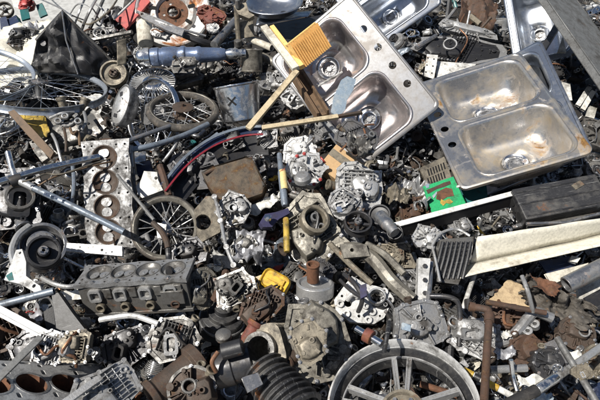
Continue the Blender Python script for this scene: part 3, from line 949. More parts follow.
# corner odds
pulley('toy_wheel', 'tiny black wheel at the very top corner of the heap', (5, 10, 8, 7, 20), .15, 'dusty_rubber', None, w=.03, spokes=5, cat='wheel')
Splate('teal_shard', 'teal plastic shard near the top corner beside the tiny black wheel', 'plastic shard', [(20, 10), (28, 9), (30, 18), (22, 20)], .12, TLR, .012, 'teal_plastic')
Splate('teal_shard', 'teal plastic shard leaning behind the black hopper', 'plastic shard', [(36, 5), (42, 3), (47, 14), (40, 17)], .12, TL, .012, 'teal_plastic')
Splate('blue_case', 'dark blue flat case standing in the top corner', 'case', [(6, 20), (16, 15), (20, 25), (10, 28)], .12, TLL, .03, 'navy_paint')
Splate('blue_case', 'dark blue flat case leaning against the dirty cream car panel', 'case', [(0, 18), (6, 16), (9, 27), (1, 29)], .12, TL, .03, 'navy_paint')
lump('red_motor', 'small red and white motor behind the dirty cream car panel', 'motor', frame(30, 8, .12, (36, 7), TL), .09, .08, .07, 4, 'red_paint', None)
Splate('paper_scrap', 'cream paper scrap at the top edge near the corner', 'paper scrap', [(11, -2), (20, -2), (20, 9), (14, 7)], .16, TL, .003, 'paper')

# tangle of rods and wires at the top left
for i, (pts, rr, mt, lab) in enumerate([
    ([(38, -2, .3), (60, 8, .3), (72, 16, .3)], .004, 'grey_steel', 'thin bent wire reaching over the top of the black hopper'),
    ([(48, -4, .28), (66, 12, .3), (84, 20, .2)], .004, 'grey_steel', 'thin wire crossing behind the peak of the black hopper'),
    ([(80, 34, .16), (88, 14, .3), (98, -4, .35)], .008, 'pale_aluminium', 'upright pale rod rising from the wire tangle behind the hopper'),
    ([(74, 26, .2), (80, 10, .28), (86, -4, .3)], .006, 'grey_steel', 'thin grey rod at the back of the wire tangle'),
    ([(86, 36, .14), (96, 16, .25), (104, -2, .25)], .01, 'galvanised_steel', 'thick grey rod leaning in the wire tangle'),
    ([(92, 40, .2), (112, 36, .22), (132, 32, .25)], .012, 'oily_casting', 'dark bar lying between the wire tangle and the black tyre'),
    ([(78, 20, .2), (90, 24, .26), (108, 12, .3), (118, -2, .3)], .005, 'tan_casting', 'tan cable looping through the wire tangle'),
    ([(70, 14, .24), (78, 4, .3), (92, 8, .3), (100, 22, .2)], .004, 'pale_aluminium', 'pale wire loop at the top of the wire tangle'),
    ([(96, 4, .3), (104, 12, .28), (100, 26, .22), (92, 18, .26)], .005, 'grey_steel', 'grey wire loop beside the tan cable'),
]):
    Sbar('wire_rod', lab, 'wire' if rr < .006 else 'rod', pts, rr, mt, 'the wire tangle' if i == 2 else None, 6)
M, R = disc_frame(100, 33, 6, 4.5, 0, h=.22)
r = thing('steel_ring', 'small steel ring lying in the wire tangle behind the hopper', 'ring', M); b = MB(); b.torus(R, .006, 28, 8); link('ring_body', b, 'pale_aluminium', r, 0)
for lab, p in (('dark engine casting below the wire tangle', (92, 46, 12, 30, 'oily_casting')), ('grey engine casting right behind the hopper tip', (108, 46, 11, 35, 'cast_aluminium')), ('blackened casting between wire tangle and red frame', (118, 24, 12, 44, 'dark_steel'))):
    lump('engine_casting', lab, 'engine casting', frame(p[0], p[1], .12, (p[0] + 5, p[1] - 3), TL), .15, .12, .1, p[3], p[4])

# red frame corner
r, M, pts, k = Splate('red_panel', 'bright red sheet metal corner beside the black car tyre', 'metal panel', [(115, 19), (126, 29), (150, 1), (141, -6)], .24, V((-.2, -.6, 1)), .012, 'red_paint', 'the red metal corner')
Sbar('', '', '', [(114, 19, .255), (141, -7, .3)], .006, 'white_paint', root=r, part='edge')
Sbar('flat_strap', 'dark flat steel strap crossing over the rusty white car wheel', 'steel strap', [(137, 12, .36), (162, 23, .36), (206, 36, .3)], [.006] * 13, 'grey_steel', None, 6)
r, M, pts, k = Splate('flat_bar', 'grey tapered flat bar lying across the face of the rusty white car wheel', 'metal bar', [(137, 10), (141, 17), (166, 30), (182, 36), (184, 30), (168, 22), (150, 15)], .36, V((0, -.5, 1)), .012, 'grey_steel', holes=[(142, 14, 1.5)])
# white canister + pale box in front of the wheel
Slathe('canister', 'short cream canister in front of the rusty white car wheel', 'canister', (146, 44, .26), (144, 22, .32), [(0, 0), (.036, 0), (.04, .05), (.04, .85), (.036, .92), (.03, 1), (0, 1)], 'cream_paint', 'the cream canister')
lump('junction_box', 'pale box with ribs between the cream canister and the flat bar', 'junction box', frame(162, 36, .28, (172, 39), TL), .1, .06, .05, 12, 'bright_casting', None, stubs=1)
Sbar('black_bar', 'black bar resting behind the blue shock tube', 'bar', [(183, 34, .3), (200, 41, .28), (216, 46, .24)], .018, 'black_paint', None, 8)
# blue fork tube
r = Slathe('shock_absorber', 'dented silver-blue shock absorber tube with chrome ends above the fan grille', 'shock absorber', (150, 57, .27), (226, 54, .27), [(0, 0), (.036, 0), (.042, .03), (.043, .12), (.039, .13), (.039, .16), (.044, .17), (.045, .34), (.041, .36), (.041, .4), (.046, .42), (.046, .46), (.04, .48), (.038, .6), (.041, .62), (.041, .66), (.036, .68), (.031, .9), (.027, .98), (.022, 1), (0, 1)], 'blue_paint', 'the blue shock tube', part='barrel')
lump('bracket_casting', 'oily cast bracket clinging under the middle of the blue shock tube', 'casting', frame(186, 66, .24, (200, 66), V((0, -.8, .6))), .13, .07, .05, 333, 'oily_casting', None)
Slathe('', '', '', (136, 58, .27), (150, 57, .27), [(0, 0), (.02, 0), (.03, .1), (.038, .3), (.038, .6), (.044, .62), (.044, 1), (0, 1)], 'chrome', root=r, part='end_cap')
Slathe('', '', '', (226, 54, .27), (246, 53, .27), [(0, 0), (.02, 0), (.026, .2), (.026, .5), (.02, .6), (.02, 1), (0, 1)], 'bright_steel', root=r, part='rod_end')

# right of the wheel: red casting, grey shaft, tan clamp
lump('red_casting', 'rust red casting with a white fitting right of the car wheel', 'casting', frame(212, 22, .22, (225, 30), TL), .17, .12, .08, 51, 'red_rust', 'the rust red casting', fl_mat='red_rust')
lump('white_fitting', 'small white fitting sitting in the rust red casting', 'fitting', frame(213, 30, .3, (220, 31), TL), .06, .05, .03, 53, 'bright_casting', stubs=1)
Sbar('grey_shaft', 'ribbed grey shaft slanting between the rust red casting and the tan clamp', 'shaft', [(214, 45, .27), (236, 20, .27)], .02, 'grey_steel', 'the slanting grey shaft', 12)
r = Sbar('clamp', 'tan steel clamp standing behind the cream can', 'clamp', [(239, 46, .24), (237, 22, .34), (236, 5, .42)], .012, 'tan_casting', 'the tan clamp', 8, smooth=False, part='post')
Splate('', '', '', [(234, 6), (246, 2), (249, 12), (254, 15), (249, 18), (238, 14)], .42, V((0, -.7, 1)), .03, 'tan_casting', root=r, part='jaw')
Splate('', '', '', [(240, 22), (253, 20), (254, 36), (241, 38)], .3, V((.1, -1, .7)), .02, 'tan_casting', root=r, part='body')
b = MB(); b.cyl(.018, .03, 14, r.matrix_world.inverted() @ Tm(*P(238, 46, .26))); link('foot', b, 'oily_casting', r, .001)
b = MB(); b.cyl(.012, .04, 10, r.matrix_world.inverted() @ Tm(*P(238, 8, .43))); link('screw', b, 'oily_casting', r, .001)
# blue bowl and its dark frame
M, R = disc_frame(274, 3, 29, 11, 4, h=.3)
r = thing('hubcap', 'shiny bluish steel hubcap at the top edge near the tan clamp', 'hubcap', M, 'the shiny hubcap')
b = MB(); b.lathe([(R, 0), (R, .004), (R * .96, .008), (R * .9, .004), (R * .82, -.03), (R * .6, -.045), (R * .3, -.05), (0, -.05)], 56)
ob = link('dish', b, 'blue_stainless', r, 0, smooth=60); ob.modifiers.new('thick', 'SOLIDIFY').thickness = .002
b = MB(); b.cyl(.016, .012, 12, Tm(R * .3, -R * .3, -.045)); link('valve_cap', b, 'black_plastic', r, 0)
crumple('dented_rim', 'grey steel rim strip with slots under the shiny hubcap', 'rim strip', [(256, 25), (308, 16), (312, 10), (258, 17)], .24, .01, 'blue_stainless', None, 3, nu=14, nv=4, th=.004)
r, M, pts, k = Splate('dark_tray', 'black tray behind the pleated filter', 'tray', [(262, 50), (330, 36), (325, 14), (262, 26)], .14, UP, .02, 'black_paint', 'the black tray')
Sbar('pale_tube', 'short pale tube behind the cream can', 'tube', [(248, 38, .24), (272, 48, .24)], .018, 'cream_paint', None, 12, inner=.8)
Sbar('pale_tube', 'longer pale tube slanting under the filter frame', 'tube', [(262, 56, .2), (288, 70, .18)], .02, 'sandy_casting', None, 12, inner=.8)
r = Slathe('oil_can', 'dirty cream oil can right of the blue shock tube', 'can', (252, 72, .17), (252, 48, .27), [(0, 0), (.05, 0), (.053, .04), (.05, .07), (.05, .88), (.053, .92), (.05, .96), (.046, .96), (.046, .9), (0, .9)], 'sandy_casting', 'the cream oil can')
b = MB(); b.cyl(.012, .02, 12, r.matrix_world.inverted() @ Tm(*P(250, 47, .28))); link('spout', b, 'black_plastic', r, 0)

# pleated filter
M, L, W = quad_pose([(286, 44), (303, 66), (333, 47), (317, 25)], .46)
r = thing('air_filter', 'orange pleated air filter with a long white frame leaning on the pink-stained sink', 'air filter', M, 'the pleated air filter')
b = MB(); n = 15
prof = []
for i in range(n * 2 + 1):
    x = -L / 2 + L * 0; prof.append((-W / 2 + W * i / (2 * n), .013 if i % 2 else -.009))
vs = [(x, y, z) for x in (-L / 2, L / 2) for y, z in prof]; N = len(prof)
b.add(vs, [(i, i + 1, N + i + 1, N + i) for i in range(N - 1)])
vs2 = [(x, y, z - .02) for x, y, z in vs]; b.add(vs2, [(i + 1, i, N + i, N + i + 1) for i in range(N - 1)])
b.box(.004, W, .016, Tm(-L / 2, 0, -.018)); b.box(.004, W, .016, Tm(L / 2, 0, -.018))
link('pleated_paper', b, 'pleats', r, 0, smooth=10)
iv = r.matrix_world.inverted()
def beam(p0, p1, w, t, up):
    M = axis_frame(p0, p1); z = M.col[2].to_3d(); y = (up - z * up.dot(z)).normalized(); x = y.cross(z)
    b = MB(); b.box(w, t, (p1 - p0).length, mat3((p0 + p1) / 2, x, y, z)); return b
def addbeam(root, part, p0, p1, w, t, mt, up=UP, bevel=.001):
    b = beam(P(*p0), P(*p1), w, t, V(up)); iv = root.matrix_world.inverted(); b.v = [iv @ q for q in b.v]
    return link(part, b, mt, root, bevel)
addbeam(r, 'frame_rail', (264, 27, .46), (296, 69, .42), .03, .02, 'cream_paint', (0, -.5, 1))
addbeam(r, 'orange_edge', (272, 27, .452), (302, 67, .412), .02, .02, 'pleats', (0, -.5, 1))

def beam_thing(name, label, cat, p0, p1, w, t, mt, lm=None, up=(0, -.4, 1), bevel=.0012):
    b = beam(P(*p0), P(*p1), w, t, V(up)); o = P(*p0)
    r = thing(name, label, cat, Tm(*o), lm); b.v = [q - o for q in b.v]
    link('stick' if 'wood' in mt else 'bar', b, mt, r, bevel); return r
beam_thing('wooden_stick', 'cream wooden stick slanting up to the filter frame', 'wooden stick', (248, 129, .3), (297, 71, .41), .024, .016, 'cream_wood', 'the slanting wooden stick')
r = beam_thing('wooden_stick', 'cream wooden stick lying level and ending in a brown tip inside the pink-stained sink', 'wooden stick', (262, 128, .3), (338, 116.5, .3), .018, .014, 'cream_wood', 'the level wooden stick')
addbeam(r, 'brown_tip', (338, 116.5, .3), (362, 112.5, .3), .014, .012, 'brown_rust')
r = beam_thing('wooden_channel', 'dark brown wooden channel dropping from the filter towards the level stick', 'wooden channel', (295, 70, .3), (324, 116, .28), .05, .012, 'brown_wood', 'the brown wooden channel')
addbeam(r, 'side_wall', (290, 72, .31), (318, 117, .29), .012, .04, 'brown_wood'); addbeam(r, 'side_wall', (299, 68, .31), (328, 114, .29), .010, .04, 'brown_wood')
Splate('plastic_shard', 'translucent bluish plastic shard standing in the pink-stained sink', 'plastic shard', [(331, 112), (334, 96), (341, 80), (347, 76), (356, 79), (353, 90), (347, 100), (345, 110), (338, 117)], .33, V((.25, -.45, 1)), .006, 'glass_plastic', 'the bluish plastic shard')
Sbar('thin_rod', 'thin white rod lying inside the upper bowl of the pink-stained sink', 'rod', [(318, 86, .3), (342, 72, .31)], .005, 'white_paint', None, 8)
Sbar('thin_rod', 'thin pale rod sloping under the level wooden stick towards the sink corner', 'rod', [(326, 122, .24), (350, 146, .22)], .01, 'pale_aluminium', None, 8)
# crumpled black alternator in the sink corner
lump('alternator', 'crushed black alternator lying against the lower corner of the pink-stained sink', 'alternator', frame(358, 143, .33, (372, 152), V((-.2, -.5, 1))), .15, .11, .06, 77, 'dark_steel', 'the crushed alternator', trim='grey_steel')
crumple('crushed_fan', 'crushed grey fan blades over the black alternator', 'fan', [(346, 142), (362, 156), (374, 146), (352, 132)], .4, .05, 'oily_casting', None, 7, freq=22, torn=.1)

# ------------------------------------------------------------------ top right
lump('timing_cover', 'black engine timing cover with pale cast edge and ringed hole between the sinks', 'engine cover', frame(456, 54, .14, (500, 58), V((0, -.5, 1))), .44, .17, .06, 5, 'black_plastic', 'the black timing cover', fl_mat='cast_aluminium', stubs=0, hole=False)
M, R = disc_frame(450, 45, 7, 5.5, 0, h=.23)
r = thing('seal_ring', 'pale oval seal ring on the black timing cover', 'ring', M); b = MB(); b.tube(R, R * .8, .012, 30); link('ring_body', b, 'pale_aluminium', r, .001)
lump('cast_strip', 'pale knobbly casting along the top of the black timing cover', 'casting', frame(466, 34, .2, (500, 42), TL), .34, .06, .06, 15, 'pale_aluminium', None, stubs=2, hole=False)
crumple('rusty_sheet', 'crumpled orange-brown rusty sheet behind the timing cover', 'rusty sheet', [(458, 22), (494, 27), (500, 2), (464, -2)], .2, .08, 'rust', 'the crumpled rusty sheet', 13, freq=9, torn=.15)
for i, (a, c, rr, mt, lab) in enumerate([((440, 28, .2), (456, 8, .26), .009, 'cast_aluminium', 'grey rod standing between the cut-off sink and the rusty sheet'), ((446, 30, .18), (450, -2, .3), .012, 'black_plastic', 'black rod beside the crumpled rusty sheet'), ((456, 8, .25), (452, -6, .3), .01, 'teal_plastic', 'teal tube end at the top edge by the rusty sheet'), ((444, 24, .2), (462, 28, .2), .012, 'brown_rust', 'short rusty bar in front of the crumpled sheet'), ((416, 48, .2), (436, 36, .22), .012, 'grey_steel', 'short steel lever in the gap between pink-stained sink and timing cover'), ((470, 16, .24), (480, 24, .22), .016, 'tan_casting', 'short tan pipe stub in the rusty sheet')]):
    Sbar('short_rod', lab, 'rod', [a, c], rr, mt, None, 8)
r, M, pts, k = Splate('perforated_bracket', 'white perforated bracket standing left of the white plate', 'bracket', [(427, 54), (438, 55), (434, 79), (424, 76)], .2, V((-.1, -.7, 1)), .006, 'white_paint', 'the white perforated bracket', holes=[(428, 58, .9), (434, 59, .9), (427, 65, .9), (433, 66, .9), (426, 72, .9), (432, 73, .9)])
r, M, pts, k = Splate('white_plate', 'white drilled plate showing behind the rust-stained sink', 'plate', [(437, 61), (476, 64), (470, 72), (436, 82)], .17, V((0, -.5, 1)), .008, 'white_paint', 'the white drilled plate', holes=[(445, 64, .7), (458, 66, .7), (465, 67, .7), (450, 70, .7), (460, 71, .7)])
# thick beam
M, L, W = quad_pose([(561, -6), (601, 105), (626, 92), (584, -8)], .36)
r = thing('steel_beam', 'thick mottled grey box beam slanting down the upper right edge', 'steel beam', M, 'the thick grey beam')
b = MB(); t = .03; b.prism([(-W / 2, 0), (W / 2, 0), (W / 2, -t), (-W / 2, -t)], L, Rm('Z', 90) @ Rm('X', 90) @ Tm(0, 0, -L / 2), holes=[[(-W / 2 + .005, -.005), (W / 2 - .005, -.005), (W / 2 - .005, -t + .005), (-W / 2 + .005, -t + .005)]])
link('box_section', b, 'galvanised_steel', r, .004)
Splate('dark_bar', 'dark flat bar lying in the single bowl sink', 'bar', [(541, 47), (546, 49), (564, 20), (558, 18)], .24, UP, .02, 'dark_steel')
Splate('white_shard', 'pale triangular shard at the near rim of the single bowl sink', 'shard', [(558, 52), (563, 38), (566, 52)], .22, TL, .01, 'white_plastic')
# right edge strips
for i, (q, mt, lab) in enumerate([([(562, 82), (570, 84), (572, 100), (564, 100)], 'white_paint', 'white tile piece at the hidden sink rim'), ([(576, 104), (580, 106), (592, 88), (588, 86)], 'white_paint', 'narrow white strip below the thick beam end'), ([(581, 108), (585, 110), (596, 92), (592, 90)], 'paper', 'second narrow pale strip below the thick beam end'), ([(586, 116), (594, 118), (597, 108), (590, 106)], 'white_plastic', 'small white plastic piece by the right edge'), ([(594, 124), (602, 118), (604, 122), (597, 128)], 'galvanised_steel', 'grey strip end at the right edge above the black steel box'), ([(588, 60), (604, 52), (604, 74), (598, 80)], 'black_plastic', 'black panel under the thick beam at the right edge')]):
    Splate('metal_strip', lab, 'metal strip', q, .16, TL, .012, mt)
for i, (q, mt, lab) in enumerate([((548, 78, 30), 'dark_steel', 'dark casting in the gap between the thick beam and the rust-stained sink'), ((570, 74, 34), 'black_plastic', 'black casting under the thick beam'), ((592, 140, 38), 'oily_casting', 'oily casting at the right edge beyond the rust-stained sink')]):
    lump('gap_casting', lab, 'casting', frame(q[0], q[1], .05, (q[0] + 8, q[1] + 2), TL), .16, .13, .1, q[2], mt)

# ------------------------------------------------------------------ right middle
r, M, pts, k = Splate('vent_panel', 'grey slotted vent panel above the green card', 'vent panel', [(420, 169), (444, 157), (452, 178), (428, 186)], .17, V((.05, -.6, 1)), .012, 'tan_casting', 'the slotted vent panel')
b = MB()
for row in range(2):
    for i in range(7):
        x0, y0 = 427 + i * 2.6, 169.5 - i * 1.1 + row * 9
        p = [onplane(x, y, M.translation, M.col[2].to_3d()) for x, y in ((x0, y0), (x0 + 1.3, y0 - .5), (x0 + 3.1, y0 + 6), (x0 + 1.8, y0 + 6.5))]
        q = [(r.matrix_world.inverted() @ t).to_2d() for t in p]
        b.prism([tuple(t) for t in q], .001, z0=.0003)
link('slots', b, 'hole_and_mark_black', r, 0)
r, M, pts, k = Splate('green_card', 'bright green printed card with brown and orange blotches leaning below the vent panel', 'printed card', [(423, 187), (453, 177), (468, 208), (434, 217)], .16, V((.05, -.7, 1)), .004, 'green_paint', 'the green printed card')
def decal(root, M, poly, mt, part, z):
    q = [(root.matrix_world.inverted() @ onplane(x, y, M.translation, M.col[2].to_3d())).to_2d() for x, y in poly]
    b = MB(); b.prism([tuple(t) for t in q], .0006, z0=z); return link(part, b, mt, root, 0)
decal(r, M, [(426, 190), (434, 187), (444, 182.5), (450, 181), (451, 184), (444, 187), (437, 189), (428, 194)], 'rust', 'brown_print', .0005)
decal(r, M, [(437, 192), (446, 187.5), (452, 189), (454, 196), (447, 197), (441, 201), (436, 199)], 'orange_rust', 'brown_print', .0009)
decal(r, M, [(441, 199), (444, 201), (449, 198.5), (453, 202), (450, 204), (446, 203), (443, 206), (440, 203)], 'mustard_paint', 'orange_print', .0015)
decal(r, M, [(425, 185), (429, 183.5), (429, 187.5), (426.3, 188.5)], 'glass_plastic', 'blue_print', .0014)
decal(r, M, [(432, 196), (437, 191), (436.6, 194), (433.5, 198.5)], 'glass_plastic', 'blue_print', .0015)
decal(r, M, [(456, 186), (459, 185), (459.5, 187), (456.5, 188)], 'white_paint', 'white_print', .0016)
Splate('teal_board', 'dark teal board in shade right of the green printed card', 'board', [(460, 188), (486, 184), (488, 200), (468, 206)], .07, V((0, -.5, 1)), .012, 'teal_plastic', 'the dark teal board')
crumple('fin_stack', 'crushed stack of grey aluminium fins beside the green printed card', 'fin stack', [(381, 197), (426, 212), (430, 188), (402, 176)], .14, .07, 'cast_aluminium', 'the crushed fin stack', 21, freq=17, nu=40, torn=.18)
crumple('fin_stack', 'crushed pale fins folded over the dark gap left of the vent panel', 'fin stack', [(380, 198), (408, 202), (412, 186), (392, 190)], .2, .06, 'tan_casting', None, 26, freq=20, nu=36, torn=.2)
# L channel under the green card
def channel(name, label, lm, p0, p1, top_w, drop, mt_top, h0, h1, back=0):
    a, c = P(p0[0], p0[1], h0), P(p1[0], p1[1], h1)
    M = basis((a + c) / 2, UP, c - a); L = (c - a).length
    r = thing(name, label, 'metal channel', M, lm)
    b = MB(); b.box(L, top_w, .004, Tm(0, top_w / 2, -.002)); link('top_flange', b, mt_top, r, .001)
    b = MB(); b.box(L, .004, drop, Tm(0, .004, -.0045 - drop / 2)); b.box(L, .02, .004, Tm(0, .016, -.0045 - drop)); link('web', b, 'black_paint', r, .001); return r  # shade on the web's front face is put into its black colour
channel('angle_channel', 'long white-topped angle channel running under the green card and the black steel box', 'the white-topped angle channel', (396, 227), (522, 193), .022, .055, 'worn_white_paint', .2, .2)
# black steel box
M = frame(556, 197, .22, (598, 189), V((-.08, -.25, 1)))
k = (M.translation - CAM).dot(CF) / FPX
r = thing('steel_box', 'black oblong steel box with round holes at its end and a step along its front', 'steel box', M, 'the black steel box')
bw = 88 * k; bd = .13
b = MB(); b.box(bw, bd, .075, Tm(.02, 0, -.0375)); link('box_body', b, 'dusty_black', r, .004)
b = MB(); b.box(bw * .98, .05, .012, Tm(.03, -bd / 2 - .026, -.05)); b.box(bw * .98, .012, .03, Tm(.03, -bd / 2 - .05, -.06)); link('front_step', b, 'oily_casting', r, .002)
b = MB()
for y, rr in ((.03, .014), (-.03, .017), (0, .005)): b.cyl(rr, .003, 18, Tm(.02 - bw / 2, y, -.034 if rr > .006 else -.05) @ Rm('Y', -90))
link('end_holes', b, 'hole_and_mark_black', r, 0)
for y in (.05, -.055):
    b = MB(); b.cyl(.008, .03, 10, Tm(.02 - bw / 2, y, -.06) @ Rm('Y', -90)); b.box(.02, .014, .02, Tm(.012 - bw / 2, y, -.06)); link('hinge_pin', b, 'grey_steel', r, .001)
b = MB(); b.box(.04, .022, .003, Tm(bw * .3, .03, .002) @ Rm('Z', 20)); link('bracket_tab', b, 'tan_casting', r, 0)
for i in range(3):
    b = MB(); b.path([(.03 - bw / 2, -bd / 2 + .012 + i * .05, .001), (bw / 2, -bd / 2 + .012 + i * .05, .001)], .0035, 6); link('rib', b, 'dusty_black', r, 0)
for i in range(5):
    b = MB(); b.prism(rrect(.05, .008, .003), .001, Tm(.07 - bw / 2 + i * .075, -bd / 2 - .0005, -.03) @ Rm('X', 90)); link('slot', b, 'hole_and_mark_black', r, 0)
b = MB(); b.path([(-bw / 2 + .02, -bd / 2 - .01, -.012), (0, -bd / 2 - .03, -.02), (bw / 2, -bd / 2 - .02, -.016)], .006, 8); link('edge_rod', b, 'grey_steel', r, 0)
# cream channel: bent sheet profile
def bent_channel(name, label, lm, quads, mt):
    o = quads[0][0]; r = thing(name, label, 'metal channel', Tm(*o), lm)
    sheet = MB()
    for c in quads:
        nr = (c[2] - c[0]).cross(c[3] - c[1]).normalized()
        sheet.grid(lambda u, v: c[0] * (1 - u) * (1 - v) + c[1] * u * (1 - v) + c[2] * u * v + c[3] * (1 - u) * v - o + nr * .004 * noise.noise((c[0].lerp(c[1], u)) * 9 + V((v, 0, 0))), 16, 4)
    ob = link('profile', sheet, mt, r, 0, smooth=30); s = ob.modifiers.new('thick', 'SOLIDIFY'); s.thickness = .003
    return r
A0, A1, B0, B1, C0, C1 = P(478, 237, .215), P(612, 217, .215), P(470, 264, .13), P(608, 233, .13), P(459, 278, .16), P(612, 243, .16)
r = bent_channel('cream_channel', 'broad cream sheet metal channel with a bright flange slanting across the right side', 'the cream channel', [[B0, B1, A1, A0], [C0, C1, B1, B0]], 'worn_cream_paint')
b = MB(); q = P(582, 244.5, .196); b.cyl(.009, .002, 14, Tm(*(q - C0 + (CAM - q).normalized() * .004)) @ Rm('X', 60)); 
Slathe('steel_tube', 'thick dark steel tube with an open end reaching in from the right edge', 'steel tube', (566, 285, .2), (612, 262, .24), [(.02, .1), (.02, 0), (.026, 0), (.026, 1), (0, 1), (0, .1)], 'grey_steel', 'the open dark steel tube')
for q, mt, h, lab in [([(546, 274), (588, 263), (590, 268), (552, 284)], 'cream_paint', .12, 'cream board strip behind the open dark tube'), ([(578, 290), (602, 278), (604, 284), (588, 302), (580, 304)], 'white_plastic', .14, 'white plastic piece under the open dark tube'), ([(585, 298), (604, 288), (606, 318), (592, 320)], 'black_plastic', .15, 'black plastic block at the right edge below the open tube'), ([(572, 256), (580, 258), (577, 263), (570, 261)], 'paper', .1, 'small white chip in the shade under the cream channel'), ([(540, 262), (570, 256), (576, 268), (548, 274)], 'navy_paint', .06, 'dark blue panel in the shade under the cream channel')]:
    Splate('board_piece', lab, 'board piece', q, h, TL, .012, mt)
# tan bag and torn fibre
crumple('tan_board', 'warped tan fibre board with brown stains beside the torn burnt mat', 'fibre board', [(488, 302), (530, 315), (535, 288), (507, 281)], .12, .025, 'stained_board', 'the warped tan board', 17, freq=5, torn=.07, th=.008)
crumple('burnt_mat', 'torn grey-brown burnt fibre mat with a rusty edge', 'fibre mat', [(526, 304), (584, 330), (594, 306), (520, 274)], .15, .06, 'burnt_fibre', 'the torn burnt mat', 19, freq=16, dz=(.0, 0, .02, .1), nu=70, nv=50, torn=.2, th=.006)
crumple('rusty_flap', 'orange rusty flap curling along the top of the burnt mat', 'rusty sheet', [(528, 284), (556, 296), (562, 284), (530, 273)], .24, .03, 'orange_rust', None, 23, freq=14, torn=.16)
r = Sbar('control_arm', 'grey curved control arm with two bushings below the torn burnt mat', 'control arm', [(494, 344, .12), (508, 340, .13), (520, 328, .15), (528, 318, .16), (536, 312, .17), (552, 318, .16)], .016, 'cast_aluminium', 'the curved control arm', 10, part='arm')
for x, y in ((528, 334), (535, 327)):
    M2, _ = disc_frame(x, y, 4, 3.4, 0, h=.14); b = MB(); b.M = r.matrix_world.inverted() @ M2; b.tube(.014, .006, .02, 18); link('bushing', b, 'pale_aluminium', r, .001)
Sbar('', '', '', [(522, 276, .27), (528, 292, .26), (533, 312, .2)], .0065, 'cast_aluminium', root=r, part='upright')
# rusty pipes
r = Sbar('rusty_pipe', 'rusty brown upright pipe with an elbow at its top right of the alloy wheel', 'rusty pipe', [(484, 402, .26), (487, 350, .26), (489, 314, .26), (484, 309, .26), (471, 307, .25)], .0105, 'rust', 'the rusty upright pipe', 14, part='pipe')
for p0, p1 in (((469, 306.5, .25), (475, 307.5, .25)), ((489, 322, .26), (489.3, 314, .26))):
    Slathe('', '', '', p0, p1, [(.0103, 0), (.014, 0), (.014, 1), (.0103, 1)], 'rust', root=r, part='collar', n=16)
Sbar('rusty_rod', 'straight rusty rod pointing from the pipe elbow to the torn burnt mat', 'rusty rod', [(486, 302, .21), (546, 313, .2)], .008, 'rust', 'the straight rusty rod', 10)
Sbar('rusty_rod', 'rusty rod end lying inside the alloy wheel', 'rusty rod', [(420, 384, .06), (462, 397, .06)], .0095, 'orange_rust', None, 12, inner=.6)
Sbar('bent_tube', 'black bent tube hooking down beside the ribbed oil pan', 'tube', [(430, 296, .2), (448, 297, .21), (458, 303, .2), (460, 318, .17), (459, 346, .12)], .0078, 'dark_steel', 'the black bent tube', 12)
for i, (a, c, rr, mt, lab) in enumerate([((468, 300, .1), (470, 362, .05), .012, 'black_plastic', 'straight black tube standing left of the rusty pipe'), ((452, 320, .1), (448, 366, .05), .015, 'black_plastic', 'thick black hose behind the alloy wheel'), ((462, 312, .08), (476, 270, .12), .008, 'white_paint', 'thin white drilled strip below the cream channel')]):
    Sbar('straight_tube', lab, 'tube', [a, c], rr, mt, None, 10)
# ribbed oil pan + gasket
r, M, pts, k = Splate('oil_pan', 'black ribbed oil pan lying under a pale gasket left of the cream channel', 'oil pan', [(440, 240), (474, 236), (472, 252), (458, 284), (436, 282)], .19, V((.1, -.6, 1)), .04, 'oily_casting', 'the black ribbed oil pan')
b = MB(); iv = r.matrix_world.inverted(); nn = M.col[2].to_3d()
for i in range(7):
    x = 441 + i * 4.6
    p, q = onplane(x + 2, 242, M.translation, nn), onplane(x - 8 + i * .3, 279, M.translation, nn)
    b.path([iv @ p, iv @ ((p + q) / 2 + nn * .004), iv @ q], .006, 8)
for i in range(9):
    y = 244 + i * 4; p, q = onplane(444 - i * .6, y, M.translation, nn), onplane(470 - i * 1.4, y - 1, M.translation, nn); b.path([iv @ p, iv @ q], .0035, 6)
link('ribs', b, 'black_plastic', r, 0)
b = MB(); out = [(-.0 + x, y) for x, y in rrect(1, 1, .3, 5)]
g = Sbar('', '', '', [(432, 246, .21), (440, 234, .22), (456, 229, .22), (470, 236, .22)], .005, 'pale_aluminium', root=r, part='gasket', n=8)
Sbar('', '', '', [(432, 246, .21), (436, 262, .2), (440, 282, .19)], .0045, 'pale_aluminium', root=r, part='gasket', n=8)
lump('pump_body', 'small grey pump with a round port beside the gasket of the oil pan', 'pump', frame(424, 240, .16, (432, 242), TL), .09, .08, .07, 61, 'pale_aluminium', 'the small grey pump')
r, M, pts, k = Splate('strut_plate', 'white and grey rectangular strut standing left of the black bent tube', 'strut', [(419, 258), (430, 259), (427, 301), (418, 299)], .2, V((0, -.7, 1)), .035, 'bright_casting', 'the white rectangular strut')
for yy in (266, 280, 293):
    b = MB(); b.cyl(.007, .008, 6, r.matrix_world.inverted() @ M @ Tm(*(M.inverted() @ onplane(424.5, yy, M.translation, M.col[2].to_3d())))); link('bolt', b, 'dark_steel', r, 0)
Sbar('', '', '', [(431, 262, .2), (430, 282, .19), (428, 302, .18)], .008, 'grey_steel', root=r, part='side_tube', n=10)
Splate('', '', '', [(419.5, 259), (429.5, 260), (429, 274), (419, 273)], .215, V((0, -.7, 1)), .004, 'grey_steel', root=r, part='grey_cap')
lump('engine_casting', 'long grey engine casting between the white strut and the alloy wheel', 'engine casting', frame(414, 326, .12, (436, 322), V((.2, -.6, 1))), .17, .13, .08, 63, 'cast_aluminium', 'the long grey casting')
Splate('blue_clip', 'small light blue plastic clip on the long grey casting', 'plastic clip', [(403, 323), (411, 325), (410, 331), (402, 329)], .24, TL, .012, 'glass_plastic')

